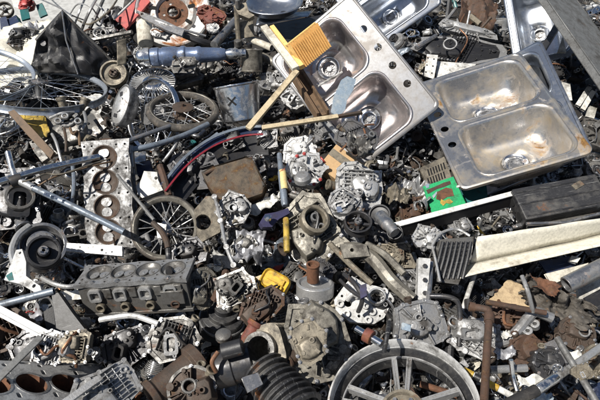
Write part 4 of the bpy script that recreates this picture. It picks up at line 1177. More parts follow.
# ------------------------------------------------------------------ bottom right
r = Sbar('steel_crossbar', 'pale grey crossbar running from the black grip to the right edge', 'crossbar', [(556, 378, .26), (604, 345, .26)], .0095, 'pale_aluminium', 'the pale crossbar', 14, part='bar', smooth=False)
Slathe('', '', '', (505, 406, .25), (537, 390, .26), [(0, 0), (.0145, 0), (.0145, 1), (0, 1)], 'rubber', root=r, part='grip', n=20)
Slathe('', '', '', (537, 390, .26), (557, 377, .26), [(0, 0), (.0115, 0), (.0125, .1), (.0125, .9), (.011, 1), (0, 1)], 'bright_steel', root=r, part='sleeve', n=20)
r2 = Sbar('steel_crossbar', 'greenish grey tube crossing over the pale crossbar', 'crossbar', [(557, 338, .29), (600, 408, .28)], .0085, 'galvanised_steel', 'the greenish crossing tube', 14, part='tube')
lump('joint_clamp', 'tan cast clamp where the two crossing bars meet', 'clamp', frame(579, 372, .28, (588, 366), V((0, -.6, 1))), .05, .042, .03, 71, 'tan_casting', None, stubs=0)
r, M, pts, k = Splate('dark_box', 'dark blue-black box lying behind the crossing bars', 'box', [(544, 344), (556, 338), (572, 364), (560, 374)], .2, V((-.3, -.5, 1)), .06, 'dark_steel', 'the dark box behind the crossing bars')
pulley('hose_clamp', 'loose shiny ring clamp beside the steel sleeve of the crossbar', (558, 370, 5, 4, 0), .26, 'chrome', None, w=.012, hub=.2, spokes=3, cat='clamp')
lump('black_motor', 'round black motor beneath the dark box', 'motor', frame(544, 364, .15, (552, 366), TL), .1, .09, .07, 73, 'dark_steel', 'the round black motor', round_=True)
r = Sbar('striped_pole', 'white pole with yellow and black bands between the rusty pipe and the alloy wheel', 'pole', [(464, 370, .2), (512, 396, .19)], .0085, 'white_paint', 'the banded pole', 12)
for p0, p1, mt in (((463, 370, .2), (473, 375, .2), 'yellow_plastic'), ((474, 376, .2), (480, 379, .2), 'black_plastic'), ((482, 380, .2), (498, 388.5, .195), 'yellow_plastic')):
    Slathe('', '', '', p0, p1, [(.0086, 0), (.0092, 0), (.0092, 1), (.0086, 1)], mt, root=r, part='band', n=16)
Slathe('grey_pipe', 'short grey pipe lying level right of the rusty pipe', 'pipe', (490, 370, .18), (527, 368, .18), [(.007, .05), (.007, 0), (.0105, 0), (.0105, 1), (0, 1), (0, .05)], 'cast_aluminium', 'the short grey pipe')
Sbar('steel_lever', 'thin shiny lever standing across the short grey pipe', 'lever', [(511, 360, .24), (513, 376, .2), (517, 391, .18)], .006, 'bright_steel', None, 8)
for q, mt, lab in [([(514, 378), (546, 377), (552, 384), (520, 387)], 'paper', 'white paper strip under the black grip'), ([(563, 352), (582, 350), (584, 360), (566, 362)], 'paper', 'crumpled white paper behind the crossing bars'), ([(533, 398), (552, 392), (556, 402), (536, 408)], 'glass_plastic', 'pale plastic film at the bottom edge under the crossbar'), ([(500, 332), (510, 328), (512, 336), (502, 340)], 'paper', 'small crumpled white paper by the curved control arm'), ([(590, 388), (604, 382), (604, 400), (594, 400)], 'navy_paint', 'dark blue scrap at the bottom right corner'), ([(494, 350), (514, 346), (516, 356), (498, 360)], 'foil', 'crumpled foil above the short grey pipe')]:
    crumple('paper_scrap', lab, 'scrap sheet', [q[3], q[2], q[1], q[0]], .16, .03, mt, None, len(lab), nu=14, nv=10, freq=20, torn=.12)
lump('hub_cover', 'rusty brown disc cover under the torn burnt mat', 'disc cover', frame(572, 334, .12, (582, 336), TL), .11, .1, .05, 75, 'brown_rust', None, round_=True)
# ------------------------------------------------------------------ middle
lump('clutch_housing', 'large pale ribbed clutch housing lying open in the middle of the heap', 'clutch housing', frame(312, 234, .13, (330, 262), V((-.1, -.6, 1))), .24, .19, .12, 81, 'sandy_casting', 'the pale ribbed clutch housing', stubs=1)
M, R = disc_frame(313, 222, 15, 13, -40, h=.24)
r = thing('bell_ring', 'pale cast ring with dark inside at the mouth of the clutch housing', 'ring', M); b = MB(); b.lathe([(R, 0), (R, .03), (R * .8, .035), (R * .72, .03), (R * .66, -.04), (0, -.045)], 30); link('ring_body', b, 'tan_casting', r, .001)
lump('carburettor', 'small silver carburettor with red caps right of the yellow-labelled shock', 'carburettor', frame(306, 176, .19, (320, 180), V((0, -.5, 1))), .14, .13, .1, 83, 'pale_aluminium', 'the silver carburettor', trim='red_paint', stubs=3)
lump('gear_cover', 'smooth pale gear cover above the silver carburettor', 'gear cover', frame(301, 155, .2, (316, 150), V((-.1, -.5, 1))), .14, .12, .06, 84, 'bright_casting', 'the smooth pale gear cover', stubs=1)
Slathe('round_cap', 'small smooth grey cap on the silver carburettor', 'cap', (303, 181, .28), (302, 174, .31), [(0, 0), (.03, 0), (.03, .6), (.022, .95), (0, 1)], 'cast_aluminium', None)
M = frame(341, 165, .24, (356, 176), V((.1, -.6, 1)))
r = thing('cardboard_box', 'small tan cardboard box beside the crushed alternator', 'cardboard box', M, 'the tan cardboard box')
b = MB(); b.box(.125, .115, .06, Tm(0, 0, -.03)); link('carton', b, 'cardboard', r, .002)
b = MB(); b.box(.126, .03, .0015, Tm(0, .02, .001)); link('tape', b, 'tan_casting', r, 0)
lump('bucket_casting', 'pale bucket-shaped casting below the cardboard box', 'casting', frame(356, 192, .16, (370, 196), V((0, -.6, 1))), .19, .16, .12, 85, 'pale_aluminium', 'the pale bucket casting', stubs=1)
lump('throttle_body', 'round grey throttle body left of the ribbed belt pulley', 'throttle body', frame(344, 208, .19, (354, 210), TL), .12, .12, .08, 86, 'cast_aluminium', 'the grey throttle body', round_=True)
Splate('blue_clip', 'small bright blue clip on the grey throttle body', 'plastic clip', [(337, 207), (341, 206), (342, 211), (338, 212)], .3, TL, .01, 'blue_paint')
pulley('belt_pulley', 'dark grey spoked belt pulley below the throttle body', (358, 224, 14, 11, -5), .22, 'dark_steel', 'the spoked belt pulley', w=.03, spokes=4)
pulley('belt_pulley', 'black ribbed pulley at the upper end of the tensioner arm', (380, 216, 11, 10, 20), .22, 'black_plastic', 'the black tensioner pulley', w=.03, grooves=4)
pulley('belt_pulley', 'small black pulley at the lower end of the tensioner arm', (395, 233, 8, 7.5, 20), .25, 'black_plastic', None, w=.025)
Sbar('tensioner_arm', 'grey tensioner arm joining the two black pulleys', 'tensioner arm', [(380, 216, .27), (388, 225, .28), (395, 233, .28)], [.022] * 7 + [.018] * 6, 'grey_steel', None, 12)
# silver can
r = Slathe('steel_pot', 'dented stainless steel pot with a black scratch mark lying right of the flat tan wheel', 'pot', (243, 121, .12), (236, 84, .26), [(0, 0), (.07, 0), (.085, .05), (.1, .94), (.104, .96), (.104, 1), (.099, 1), (.096, .95), (.08, .1), (0, .1)], 'bright_steel', 'the dented steel pot', n=48)
ctr = P(232, 99, .18)
A_, B_ = P(243, 121, .12), P(236, 84, .26); ax = (B_ - A_).normalized(); mid = A_.lerp(B_, .58); rd = (CAM - mid); rd = (rd - ax * rd.dot(ax)).normalized(); rd = (rd + ax.cross(rd) * -.35).normalized()
for an in (38, -50):
    b = MB(); b.box(.05, .007, .003, r.matrix_world.inverted() @ basis(mid + rd * .0945, rd, ax.cross(rd)) @ Rm('Z', an)); link('scratch_mark', b, 'hole_and_mark_black', r, 0)
Sbar('silver_tube', 'blue-silver tube slanting under the flat tan wheel', 'tube', [(178, 164, .12), (218, 134, .16)], .01, 'grey_blue_paint', None, 12, inner=.8)
for i, (pts, rr, mt, lab) in enumerate([
    ([(98, 156, .24), (126, 142, .25), (170, 126, .22)], .0095, 'grey_steel', 'curved grey tube sweeping under the flat tan wheel from the left'),
    ([(122, 151, .24), (150, 146, .24), (182, 136, .22), (208, 124, .2)], .011, 'grey_blue_paint', 'bent blue-grey tube sweeping under the flat tan wheel'),
    ([(163, 162, .1), (176, 144, .14), (178, 128, .16)], .009, 'cast_aluminium', 'short grey tube below the flat tan wheel')]):
    Sbar('frame_tube', lab, 'frame tube', pts, rr, mt, None, 12)
# dark fender with red line
def arc_strip(pts, w, h, mt, root, part, n=V((0, -.6, 1)), th=.006):
    ps = smooth_pts([P(x, y, h) for x, y in pts], 6); b = MB(); iv = root.matrix_world.inverted(); vs = []; n = n.normalized()
    for i, p in enumerate(ps):
        t = (ps[min(i + 1, len(ps) - 1)] - ps[max(i - 1, 0)]).normalized(); s = t.cross(n).normalized()
        vs += [iv @ (p - s * w / 2), iv @ (p + s * w / 2), iv @ (p + s * w / 2 - n * th), iv @ (p - s * w / 2 - n * th)]
    N = len(ps); fs = []
    for i in range(N - 1):
        a, c = i * 4, i * 4 + 4
        fs += [(a + j, c + j, c + (j + 1) % 4, a + (j + 1) % 4) for j in range(4)]
    b.add(vs, fs + [(3, 2, 1, 0), (N * 4 - 4, N * 4 - 3, N * 4 - 2, N * 4 - 1)])
    return link(part, b, mt, root, 0)
fp = [(164, 186), (186, 160), (212, 141), (240, 131), (262, 129)]
r = thing('mudguard', 'dark curved mudguard with a red pinstripe above the rusty box', 'mudguard', Tm(*P(212, 141, .17)), 'the red-striped mudguard')
arc_strip(fp, .036, .17, 'navy_paint', r, 'blade', th=.01)
arc_strip([(x + 1, y + 5) for x, y in fp], .007, .185, 'maroon_paint', r, 'pinstripe')
arc_strip([(x - 1, y - 3) for x, y in fp], .011, .19, 'grey_blue_paint', r, 'outer_edge')
arc_strip([(x + 6, y + 16) for x, y in fp], .09, .12, 'black_plastic', r, 'inner_skirt')
# rusty box
r, M, pts, k = Splate('rusty_box', 'rusty brown metal box lying left of the yellow-labelled shock', 'metal box', [(203, 173), (212, 167), (246, 157), (253, 160), (265, 184), (261, 192), (230, 203), (219, 200), (208, 188)], .2, V((-.05, -.55, 1)), .06, 'mottled_rust', 'the rusty brown box', part='box_body', bevel=.012)
Sbar('', '', '', [(205, 174, .215), (228, 164, .215), (252, 158, .215)], .005, 'rust', root=r, part='rolled_edge', n=8)
Sbar('', '', '', [(254, 162, .21), (264, 186, .195)], .005, 'oily_casting', root=r, part='rolled_edge', n=8)

# yellow labelled shock, purple bracket
r = Slathe('gas_strut', 'pale blue upright shock strut with a yellow label left of the carburettor', 'shock strut', (285, 206, .24), (279, 152, .3), [(0, 0), (.010, 0), (.0125, .05), (.013, .6), (.010, .65), (.009, .96), (0, 1)], 'grey_blue_paint', 'the yellow-labelled shock', part='tube')
Slathe('', '', '', (284.4, 190, .259), (282.3, 171, .28), [(.0126, 0), (.0136, 0), (.0136, 1), (.0126, 1)], 'faded_label', root=r, part='yellow_label', n=20)
Slathe('', '', '', (287, 252, .2), (286, 218, .235), [(0, 0), (.009, 0), (.0105, .04), (.0105, .96), (.008, 1), (0, 1)], 'mustard_paint', root=r, part='yellow_rod')
r, M, pts, k = Splate('pivot_bracket', 'dark purple pivot bracket across the lower end of the yellow-labelled shock', 'bracket', [(260, 222), (265, 214), (276, 212), (288, 208), (290, 213), (279, 219), (272, 227), (263, 227)], .24, V((.3, -.5, 1)), .03, 'purple_plastic', 'the purple pivot bracket', holes=[(268, 219, 2)])
b = MB(); b.cyl(.012, .01, 14, r.matrix_world.inverted() @ Tm(*P(268, 219, .26))); link('pivot_bolt', b, 'bright_steel', r, 0)
crumple('foil_bag', 'crumpled silver foil bag below the rusty box', 'foil bag', [(234, 266), (262, 262), (266, 226), (236, 234)], .16, .06, 'foil', 'the crumpled foil bag', 33, freq=15, torn=.1)
crumple('white_rag', 'dirty white rag between the rusty box and the purple bracket', 'rag', [(246, 216), (280, 204), (280, 192), (250, 204)], .14, .04, 'paper', None, 35, freq=16, torn=.12)
lump('small_gearbox', 'pale blue-grey gearbox left of the white rag', 'gearbox', frame(234, 212, .14, (246, 216), TL), .12, .11, .08, 87, 'cast_aluminium', 'the pale blue-grey gearbox')
r = Sbar('linkage_rod', 'greasy steel linkage rod running down past the foil bag', 'linkage rod', [(215, 198, .22), (221, 222, .21), (226, 246, .2), (234, 266, .18)], .006, 'pale_aluminium', 'the greasy linkage rod', 10)
for x, y, h in ((215, 198, .22), (221, 222, .21), (227, 248, .2), (234, 266, .18)):
    b = MB(); b.cyl(.010, .02, 12, r.matrix_world.inverted() @ Tm(*P(x, y, h - .01)) @ Rm('X', 30)); link('joint', b, 'grey_steel', r, .001)
r, M, pts, k = Splate('tank_plate', 'tan bent plate with a large round cut-out right of the upright wheel', 'plate', [(194, 210), (206, 196), (216, 196), (222, 214), (220, 232), (202, 242), (197, 236)], .15, V((.2, -.6, 1)), .02, 'tan_casting', 'the tan cut-out plate', holes=[(203, 222, 8)])
# cream frame rail
r = Sbar('frame_rail', 'sandy bent frame rail stretching down to the white timing case', 'frame rail', [(344, 249, .2), (360, 250, .2), (376, 262, .2), (392, 282, .19), (412, 300, .17)], .022, 'sandy_casting', 'the sandy frame rail', 8, part='rail')
Sbar('', '', '', [(366, 244, .22), (384, 254, .22), (404, 274, .21)], .011, 'sandy_casting', root=r, part='side_rail', n=8)
Splate('', '', '', [(340, 244), (366, 244), (370, 256), (344, 258)], .23, V((0, -.5, 1)), .02, 'sandy_casting', root=r, part='end_plate', holes=[(352, 250, 2)])
Sbar('grey_arm', 'thin grey arm running beside the sandy frame rail', 'arm', [(330, 244, .2), (352, 266, .2), (372, 284, .18)], .01, 'tan_casting', None, 8)
# white timing case
r, M, pts, k = Splate('timing_case', 'bright white cast timing case with round hole below the sandy frame rail', 'timing case', [(344, 286), (352, 276), (366, 284), (376, 286), (388, 290), (394, 298), (384, 318), (374, 324), (350, 322), (336, 312), (334, 300)], .16, V((0, -.5, 1)), .03, 'bright_casting', 'the white timing case', holes=[(377, 298, 6.5), (348, 303, 4), (359, 316, 1.6), (342, 296, 1.4), (385, 308, 1.2), (366, 288, 1.2), (380, 316, 1.2)])
M2, R = disc_frame(377, 298, 9, 8, 0, h=.17); b = MB(); b.M = r.matrix_world.inverted() @ M2; b.tube(R, R * .78, .016, 30); link('bearing_rim', b, 'pale_aluminium', r, .001)
for x, y in ((340, 304), (352, 281), (368, 320), (390, 300), (356, 296), (366, 306), (346, 314), (372, 312), (384, 292)):
    p = M.inverted() @ onplane(x, y, M.translation, M.col[2].to_3d()); b = MB(); b.M = r.matrix_world.inverted() @ M; b.tube(.012, .005, .012, 14, Tm(p.x, p.y, -.002)); link('bolt_boss', b, 'bright_casting', r, .001)
Sbar('', '', '', [(347, 300, .17), (352, 294, .19), (358, 296, .18)], .008, 'bright_casting', root=r, part='web')
r = Sbar('fork_lever', 'dark forked lever lying over the white timing case', 'lever', [(344, 274, .22), (356, 286, .24), (362, 300, .22), (358, 312, .18)], .007, 'dark_steel', 'the dark forked lever', 8)
Sbar('', '', '', [(340, 280, .22), (350, 290, .235), (362, 298, .23)], .0055, 'dark_steel', root=r, part='prong', n=8); Splate('', '', '', [(360, 286), (366, 284), (367, 296), (361, 298)], .25, TL, .014, 'purple_plastic', root=r, part='clip')
# orange cylinder & aluminium disc
Slathe('rusty_cylinder', 'short orange-rust cylinder standing on the pale aluminium dish', 'cylinder', (313, 281, .2), (313, 264, .26), [(0, 0), (.019, 0), (.019, .9), (.021, .92), (.021, 1), (.015, 1), (.013, .8), (0, .8)], 'orange_rust', 'the orange rust cylinder')
M, R = disc_frame(315, 288, 19, 8, -2, h=.17)
r = thing('aluminium_dish', 'pale aluminium dish under the orange rust cylinder', 'dish', M, 'the pale aluminium dish')
b = MB(); b.lathe([(0, .02), (R * .3, .022), (R * .34, .014), (R * .8, .012), (R * .86, .02), (R, .016), (R, -.02), (R * .8, -.03)], 40); link('dish_body', b, 'pale_aluminium', r, .001)
lump('fuse_block', 'small dark fuse block between clutch housing and orange cylinder', 'fuse block', frame(322, 270, .13, (334, 276), TL), .09, .06, .05, 88, 'dark_steel', None)
# yellow cap
M = frame(275, 281, .22, (288, 288), V((.05, -.5, 1)))
r = thing('yellow_cap', 'bright yellow plastic housing cap in front of the foil bag', 'plastic cap', M, 'the yellow plastic cap')
b = MB(); rings = [[(x * k2, y * k2, z) for x, y in rrect(.09, .06, .018, 5)] for k2, z in ((1, -.045), (1.02, -.01), (.98, -.002), (.9, .003), (.86, .0), (.8, -.004))]; b.loft(rings, cap0=True); link('shell', b, 'yellow_plastic', r, 0, smooth=40)
b = MB(); b.box(.055, .018, .006, Tm(0, .005, .0005)); b.cyl(.008, .012, 12, Tm(.022, -.014, -.004)); link('ridge', b, 'yellow_plastic', r, .001)
r, M, pts, k = Splate('tan_plate', 'tan folded plate at the left end of the yellow plastic cap', 'plate', [(249, 280), (262, 275), (264, 290), (256, 297), (246, 294)], .2, V((-.2, -.6, 1)), .025, 'cream_wood', None)
# crankcase in the centre
M = frame(314, 340, .15, (340, 330), V((.05, -.65, 1)))
r = lump('crankcase', 'large dusty grey motorcycle crankcase in the lower middle', 'crankcase', M, 0.175, .215, .12, 91, 'sandy_casting', 'the dusty motorcycle crankcase', stubs=2)
M2 = frame(308, 342, .3, (324, 334), V((.05, -.65, 1)))
r2 = lump('stator_cover', 'square pale cover bolted to the dusty crankcase', 'cover', M2, .1, .11, .04, 93, 'tan_casting', None, stubs=0, hole=False, ribs=False)
Sbar('chrome_pipe', 'short chrome pipe left of the white alloy wheel lip', 'pipe', [(356, 329, .24), (382, 344, .25)], .011, 'chrome', 'the short chrome pipe', 12)
Slathe('', '', '', (365, 334, .245), (372, 338, .247), [(.011, 0), (.02, 0), (.02, 1), (.011, 1)], 'red_rust', 'x', root=bpy.data.objects['chrome_pipe'], part='red_collar', n=16)
r = Sbar('chain', 'short black chain hanging over the alloy wheel rim', 'chain', [(389, 322, .3), (387, 336, .31), (384, 352, .28)], .006, 'black_paint', None, 8)
lump('small_engine', 'oily engine piece beneath the dusty crankcase edge', 'engine piece', frame(338, 362, .1, (348, 360), TL), .11, .1, .08, 94, 'oily_casting')
# finned barrel
M = frame(270, 348, .17, (288, 342), V((-.35, -.55, .8)))
r = thing('cylinder_barrel', 'brown finned motorcycle cylinder barrel left of the dusty crankcase', 'cylinder barrel', M, 'the finned cylinder barrel')
b = MB()
for i in range(11): b.prism(rrect(.13, .12, .03, 4), .004, z0=-.05 + i * .0105, holes=[circ(0, 0, .036, 20)])
link('fins', b, 'tan_casting', r, 0); b = MB(); b.tube(.046, .034, .14, 28, Tm(0, 0, -.06)); link('sleeve', b, 'oily_casting', r, 0)
# black corrugated hose
r = Slathe('corrugated_boot', 'glossy black corrugated rubber boot at the bottom edge', 'rubber boot', (262, 368, .2), (300, 418, .2), sum([[(.047 + .002 * i, i / 9), (.059 + .002 * i + .002 * sin(i * 2.3), i / 9 + .025), (.060 + .002 * i + .002 * sin(i * 2.3), i / 9 + .06), (.047 + .002 * i, i / 9 + .08)] for i in range(9)], [(0, 0), (.05, 0)]), 'dusty_black', 'the black corrugated boot', n=40)
Splate('', '', '', [(243, 378), (258, 372), (262, 384), (248, 392)], .29, V((.2, -.4, 1)), .02, 'grey_steel', root=r, part='clamp_plate')
# rust pipe and black motors left of barrel
r = Slathe('rusty_stub', 'red-rust pipe stub above the black starter motor', 'pipe stub', (241, 349, .2), (257, 322, .24), [(.014, .1), (.014, 0), (.024, 0), (.024, .15), (.018, .2), (.018, .8), (.024, .85), (.024, 1), (0, 1), (0, .1)], 'red_rust', 'the red rust pipe stub')
lump('manifold_elbow', 'rusty brown manifold elbow below the yellow cap', 'manifold', frame(262, 308, .17, (274, 300), TL), .14, .1, .08, 95, 'brown_rust', 'the rusty manifold elbow', fl_mat='rust')
r = Slathe('starter_motor', 'black starter motor lying left of the finned barrel', 'starter motor', (212, 372, .16), (254, 360, .18), [(0, 0), (.02, 0), (.03, .06), (.05, .1), (.052, .5), (.048, .52), (.048, .96), (.03, 1), (0, 1)], 'dark_steel', 'the black starter motor')
Slathe('', '', '', (222, 352, .25), (244, 346, .26), [(0, 0), (.022, 0), (.022, .9), (.012, 1), (0, 1)], 'black_paint', root=r, part='solenoid'); Sbar('', '', '', [(218, 352, .26), (212, 362, .25), (216, 372, .22)], .006, 'copper', root=r, part='lead')
r = Slathe('blower_motor', 'round stepped black motor can above the black starter motor', 'motor', (221, 330, .0), (224, 306, .12), [(0, 0), (.066, 0), (.07, .1), (.07, .6), (.066, .66), (.05, .7), (.048, .82), (.03, .84), (.03, 1), (.018, 1.02), (.018, 1.15), (0, 1.15)], 'dusty_black', 'the round black motor can', n=40, part='can')
Slathe('', '', '', (221, 330, .0), (224, 306, .12), [(.0705, .45), (.075, .45), (.075, .53), (.0705, .53)], 'grey_steel', root=r, part='band', n=40)
Sbar('rusty_lever', 'rusty brown lever left of the manifold elbow', 'lever', [(214, 300, .16), (222, 284, .2), (226, 272, .2)], .012, 'rust', None, 8)
Slathe('spark_cap', 'grey bolt-headed fitting on the black starter motor', 'fitting', (225, 345, .22), (223, 333, .27), [(0, 0), (.012, 0), (.012, .6), (.022, .62), (.022, .9), (.014, 1), (0, 1)], 'oily_casting', None, n=14)
lump('distributor', 'steel distributor with stubby fittings left of the yellow cap', 'distributor', frame(240, 292, .17, (250, 288), V((-.2, -.6, 1))), .12, .1, .1, 96, 'oily_casting', 'the steel distributor', stubs=4)
# bottom: brown castings under the picture's stamp
Slathe('exhaust_elbow', 'brown rusted exhaust elbow at the bottom edge', 'exhaust', (150, 398, .16), (200, 360, .16), [(.03, .1), (.03, 0), (.046, 0), (.046, .1), (.038, .14), (.042, .8), (.055, .84), (.055, 1), (0, 1), (0, .1)], 'brown_rust', 'the brown exhaust elbow')
lump('rusty_turbo', 'rust-streaked round casting at the bottom edge right of the exhaust elbow', 'casting', frame(196, 388, .14, (208, 384), V((0, -.6, 1))), .13, .12, .1, 97, 'brown_rust', 'the rust-streaked casting', round_=True, fl_mat='oily_casting')
lump('dark_gearbox', 'dark oily gearbox above the exhaust elbow', 'gearbox', frame(180, 340, .12, (196, 336), V((0, -.6, 1))), .15, .12, .1, 98, 'oily_casting', 'the dark oily gearbox')
lump('oily_housing', 'oily housing below the cylinder head', 'housing', frame(134, 346, .08, (150, 342), V((0, -.6, 1))), .14, .11, .09, 99, 'dark_steel', 'the oily housing')
r = lump('oil_pump', 'grey ribbed oil pump cover beside the rusty-bored engine block', 'oil pump', frame(106, 394, .17, (124, 382), V((.35, -.35, 1))), .18, .13, .07, 104, 'cast_aluminium', 'the grey ribbed oil pump', stubs=1, hole=False)
Splate('pump_strip', 'pale grey flat strip lying along the grey ribbed oil pump', 'strip', [(60, 402), (67, 404), (103, 379), (99, 375)], .27, V((.3, -.3, 1)), .012, 'cast_aluminium', None)

# ------------------------------------------------------------------ left: cylinder heads and engine block
M, L, W = quad_pose([(79, 281), (186, 283), (190, 262), (89, 261)], .24)
print('HEAD', L, W)
cylinder_head('cylinder_head', 'oily four-chamber cylinder head lying level in front of the upright wheel', M, L, W, .095, 'the level cylinder head', bowl='oily_casting', valve='cast_aluminium', deck='cast_aluminium', body='oily_casting')
M = frame(108, 194, .17, (105, 140), (.1, -.62, .78)); k = (M.translation - CAM).dot(CF) / FPX; L, W = 112 * k, 48 * k
print('HEAD2', L, W)
cylinder_head('cylinder_head', 'pale grey cylinder head standing on end left of the upright wheel', M, L, W, .08, 'the pale upright cylinder head', n=4, deck='worn_head_metal', bowl='brown_rust', body='cast_aluminium', valve='cast_aluminium', ports=False)
M, L, W = quad_pose([(-20, 406), (98, 376), (96, 350), (-14, 372)], .2)
print('BLOCK', L, W)
M, L, W = quad_pose([(-24, 428), (108, 390), (100, 353), (-18, 376)], .18)
engine_block('engine_block', 'grey engine block with orange rusty bores in the bottom left corner', M, L, W, .16, 'the rusty-bored engine block', n=4)
for i, (x, y, s, mt) in enumerate(((56, 348, 201, 'cast_aluminium'), (80, 348, 202, 'tan_casting'))):
    lump('valve_housing', ['pale dusty valve housing behind the rusty-bored engine block', 'pale knobbly valve housing beside the left valve housing, near the oil pump'][i], 'valve housing', frame(x, y, .2, (x + 8, y - 1), V((0, -.6, 1))), .09, .09, .07, s, mt)
lump('intake_casting', 'dark red-brown round-mouthed casting under the white angle bar', 'casting', frame(10, 330, .12, (24, 328), V((0, -.6, 1))), .16, .14, .1, 203, 'brown_rust', 'the dark red-brown casting', round_=True)
lump('intake_casting', 'dark blue-grey casting right of the white angle bar', 'casting', frame(44, 350, .1, (54, 348), V((0, -.6, 1))), .14, .12, .1, 204, 'dark_steel', None)
r = beam_thing('angle_bar', 'white painted angle bar slanting down from the left edge', 'angle bar', (-6, 308, .26), (53, 339, .25), .027, .006, 'worn_white_paint', 'the white angle bar', up=(.1, -.4, 1))
addbeam(r, 'flange', (-6, 311, .252), (51, 342, .242), .006, .027, 'worn_white_paint', (.1, -.4, 1))
beam_thing('angle_bar', 'grey flat bar crossing the white angle bar near its end', 'flat bar', (-4, 381, .28), (41, 337, .28), .019, .006, 'galvanised_steel', 'the grey flat bar')
r, M, pts, k = Splate('folded_plate', 'dark blue-grey folded plate standing in front of the cylinder head', 'metal plate', [(52, 294), (58, 292), (72, 312), (86, 330), (84, 342), (66, 346), (56, 330)], .2, V((-.1, -.6, 1)), .02, 'dusty_black', 'the dark folded plate')
Splate('folded_plate', 'black curved plate behind the dark folded plate', 'metal plate', [(44, 312), (54, 306), (62, 322), (60, 340), (48, 338)], .16, V((.2, -.6, 1)), .03, 'black_paint', None)
Sbar('handle_pipe', 'dark teal-grey pipe lying from the left edge to the dark folded plate', 'pipe', [(-8, 307, .22), (54, 291, .24)], .011, 'grey_blue_paint', 'the teal-grey pipe', 12, inner=.7)
Sbar('curved_lever', 'pale curved lever sweeping right of the black alternator', 'lever', [(42, 278, .2), (54, 284, .21), (68, 287, .21), (82, 284, .2)], .0075, 'pale_aluminium', 'the pale curved lever', 8)
crumple('white_cloth', 'pale sheet under the curved lever', 'sheet', [(58, 300), (82, 298), (82, 288), (60, 290)], .15, .02, 'paper', None, 40, freq=14)
Sbar('flat_lever', 'white flat lever lying in front of the level cylinder head', 'lever', [(100, 320, .2), (112, 318, .21), (134, 316, .21), (158, 324, .2)], .0085, 'bright_casting', 'the white flat lever', 8)
# alternator
pulley('alternator_housing', 'large dark round alternator housing at the left edge', (42, 248, 23, 22, 0), .13, 'grey_steel', 'the large round housing', w=.08, hub=.6, cat='alternator')
pulley('belt_pulley', 'smooth black grooved pulley on the large round housing', (44, 253, 16, 15.5, 10), .26, 'black_plastic', 'the black grooved pulley', w=.05, grooves=2, hub=.35)
Sbar('housing_rim', 'pale curved rim around the left side of the large round housing', 'rim', [(30, 226, .2), (18, 236, .2), (12, 252, .19), (16, 268, .18)], .012, 'pale_aluminium', None, 8)
r, M, pts, k = Splate('white_bracket', 'sunlit white cast bracket with teal stains at the left edge', 'bracket', [(16, 250), (22, 249), (26, 262), (26, 276), (40, 286), (42, 292), (34, 292), (20, 284), (4, 280), (10, 266)], .24, V((-.25, -.3, 1)), .02, 'bright_casting', 'the sunlit white bracket', holes=[(34, 286, 2), (20, 253, 1.5)])
decal(r, M, [(6, 276), (12, 272), (14, 280), (9, 281)], 'teal_plastic', 'teal_stain', .0005)
r, M, pts, k = Splate('mounting_bracket', 'white drilled aluminium mounting bracket above the level cylinder head', 'bracket', [(67, 243), (122, 246), (122, 256), (66, 251)], .2, V((0, -.6, 1)), .02, 'bright_casting', 'the drilled mounting bracket', holes=[(102, 250, 1.5), (112, 252, 1), (106, 253, .8), (80, 247, 1)])
lump('end_cap', 'yellowed round pulley casting right of the level cylinder head', 'casting', frame(199, 288, .16, (206, 288), V((.5, -.6, .7))), .1, .13, .06, 205, 'sandy_casting', 'the yellowed round casting', round_=True)
# dark crankcase
r = lump('dark_crankcase', 'blackened crankcase with a big round mouth at the left edge', 'crankcase', frame(16, 202, .12, (34, 200), V((.1, -.6, 1))), .26, .24, .12, 206, 'dark_steel', 'the blackened crankcase', stubs=1)
M, R = disc_frame(20, 198, 14, 13, 0, h=.26); b = MB()
r = thing('bearing_collar', 'dark collar ring on the blackened crankcase', 'collar', M); b.tube(R, R * .78, .02, 30); link('ring_body', b, 'oily_casting', r, .001)
# bike frame
r = Sbar('bicycle_frame', 'silver and blue-grey bicycle frame tubes joined by a lug at the left edge', 'bicycle frame', [(-8, 184, .32), (40, 170, .3), (99, 156.5, .26)], .012, 'bright_steel', 'the bicycle frame', 14, part='top_tube')
Sbar('', '', '', [(8, 152, .36), (12, 168, .33), (16, 180, .31)], .0105, 'bright_steel', root=r, part='head_tube', n=14)
Sbar('', '', '', [(18, 180, .31), (34, 188, .29)], .013, 'pale_aluminium', root=r, part='lug_sleeve', n=14)
Sbar('', '', '', [(34, 188, .29), (70, 205, .26), (124, 232, .2)], .0115, 'grey_blue_paint', root=r, part='down_tube', n=14)
Slathe('', '', '', (10, 182, .31), (22, 178, .31), [(0, 0), (.018, 0), (.02, .5), (.018, 1), (0, 1)], 'dark_steel', root=r, part='lug', n=18)
b = MB(); iv = r.matrix_world.inverted()
for x, y, w in ((47, 194.5, .02), (56, 197.5, .012)): b.box(w, .012, .002, iv @ basis(P(x, y, .30), CAM - P(x, y, .30), V((1, .0, -.4))))
link('emblem', b, 'bright_steel', r, 0)
Sbar('brake_cable', 'thin tan brake cable running from the frame lug to the upright cylinder head', 'cable', [(22, 182, .33), (36, 178, .33), (46, 174, .31), (62, 174, .3), (86, 166, .28), (112, 158, .24)], .003, 'tan_casting', None, 6)
Sbar('brake_cable', 'thin brown brake cable below the frame top tube', 'cable', [(38, 186, .28), (52, 178, .3), (70, 172, .28), (100, 164, .26), (120, 160, .22)], .0035, 'brown_wood', None, 6)
r = Sbar('gear_lever', 'grey steel rod leading to a rusty lever across the upright wheel', 'lever', [(117, 175, .24), (136, 198, .22), (154, 220, .2)], .006, 'galvanised_steel', 'the rusty lever', 10, part='rod')
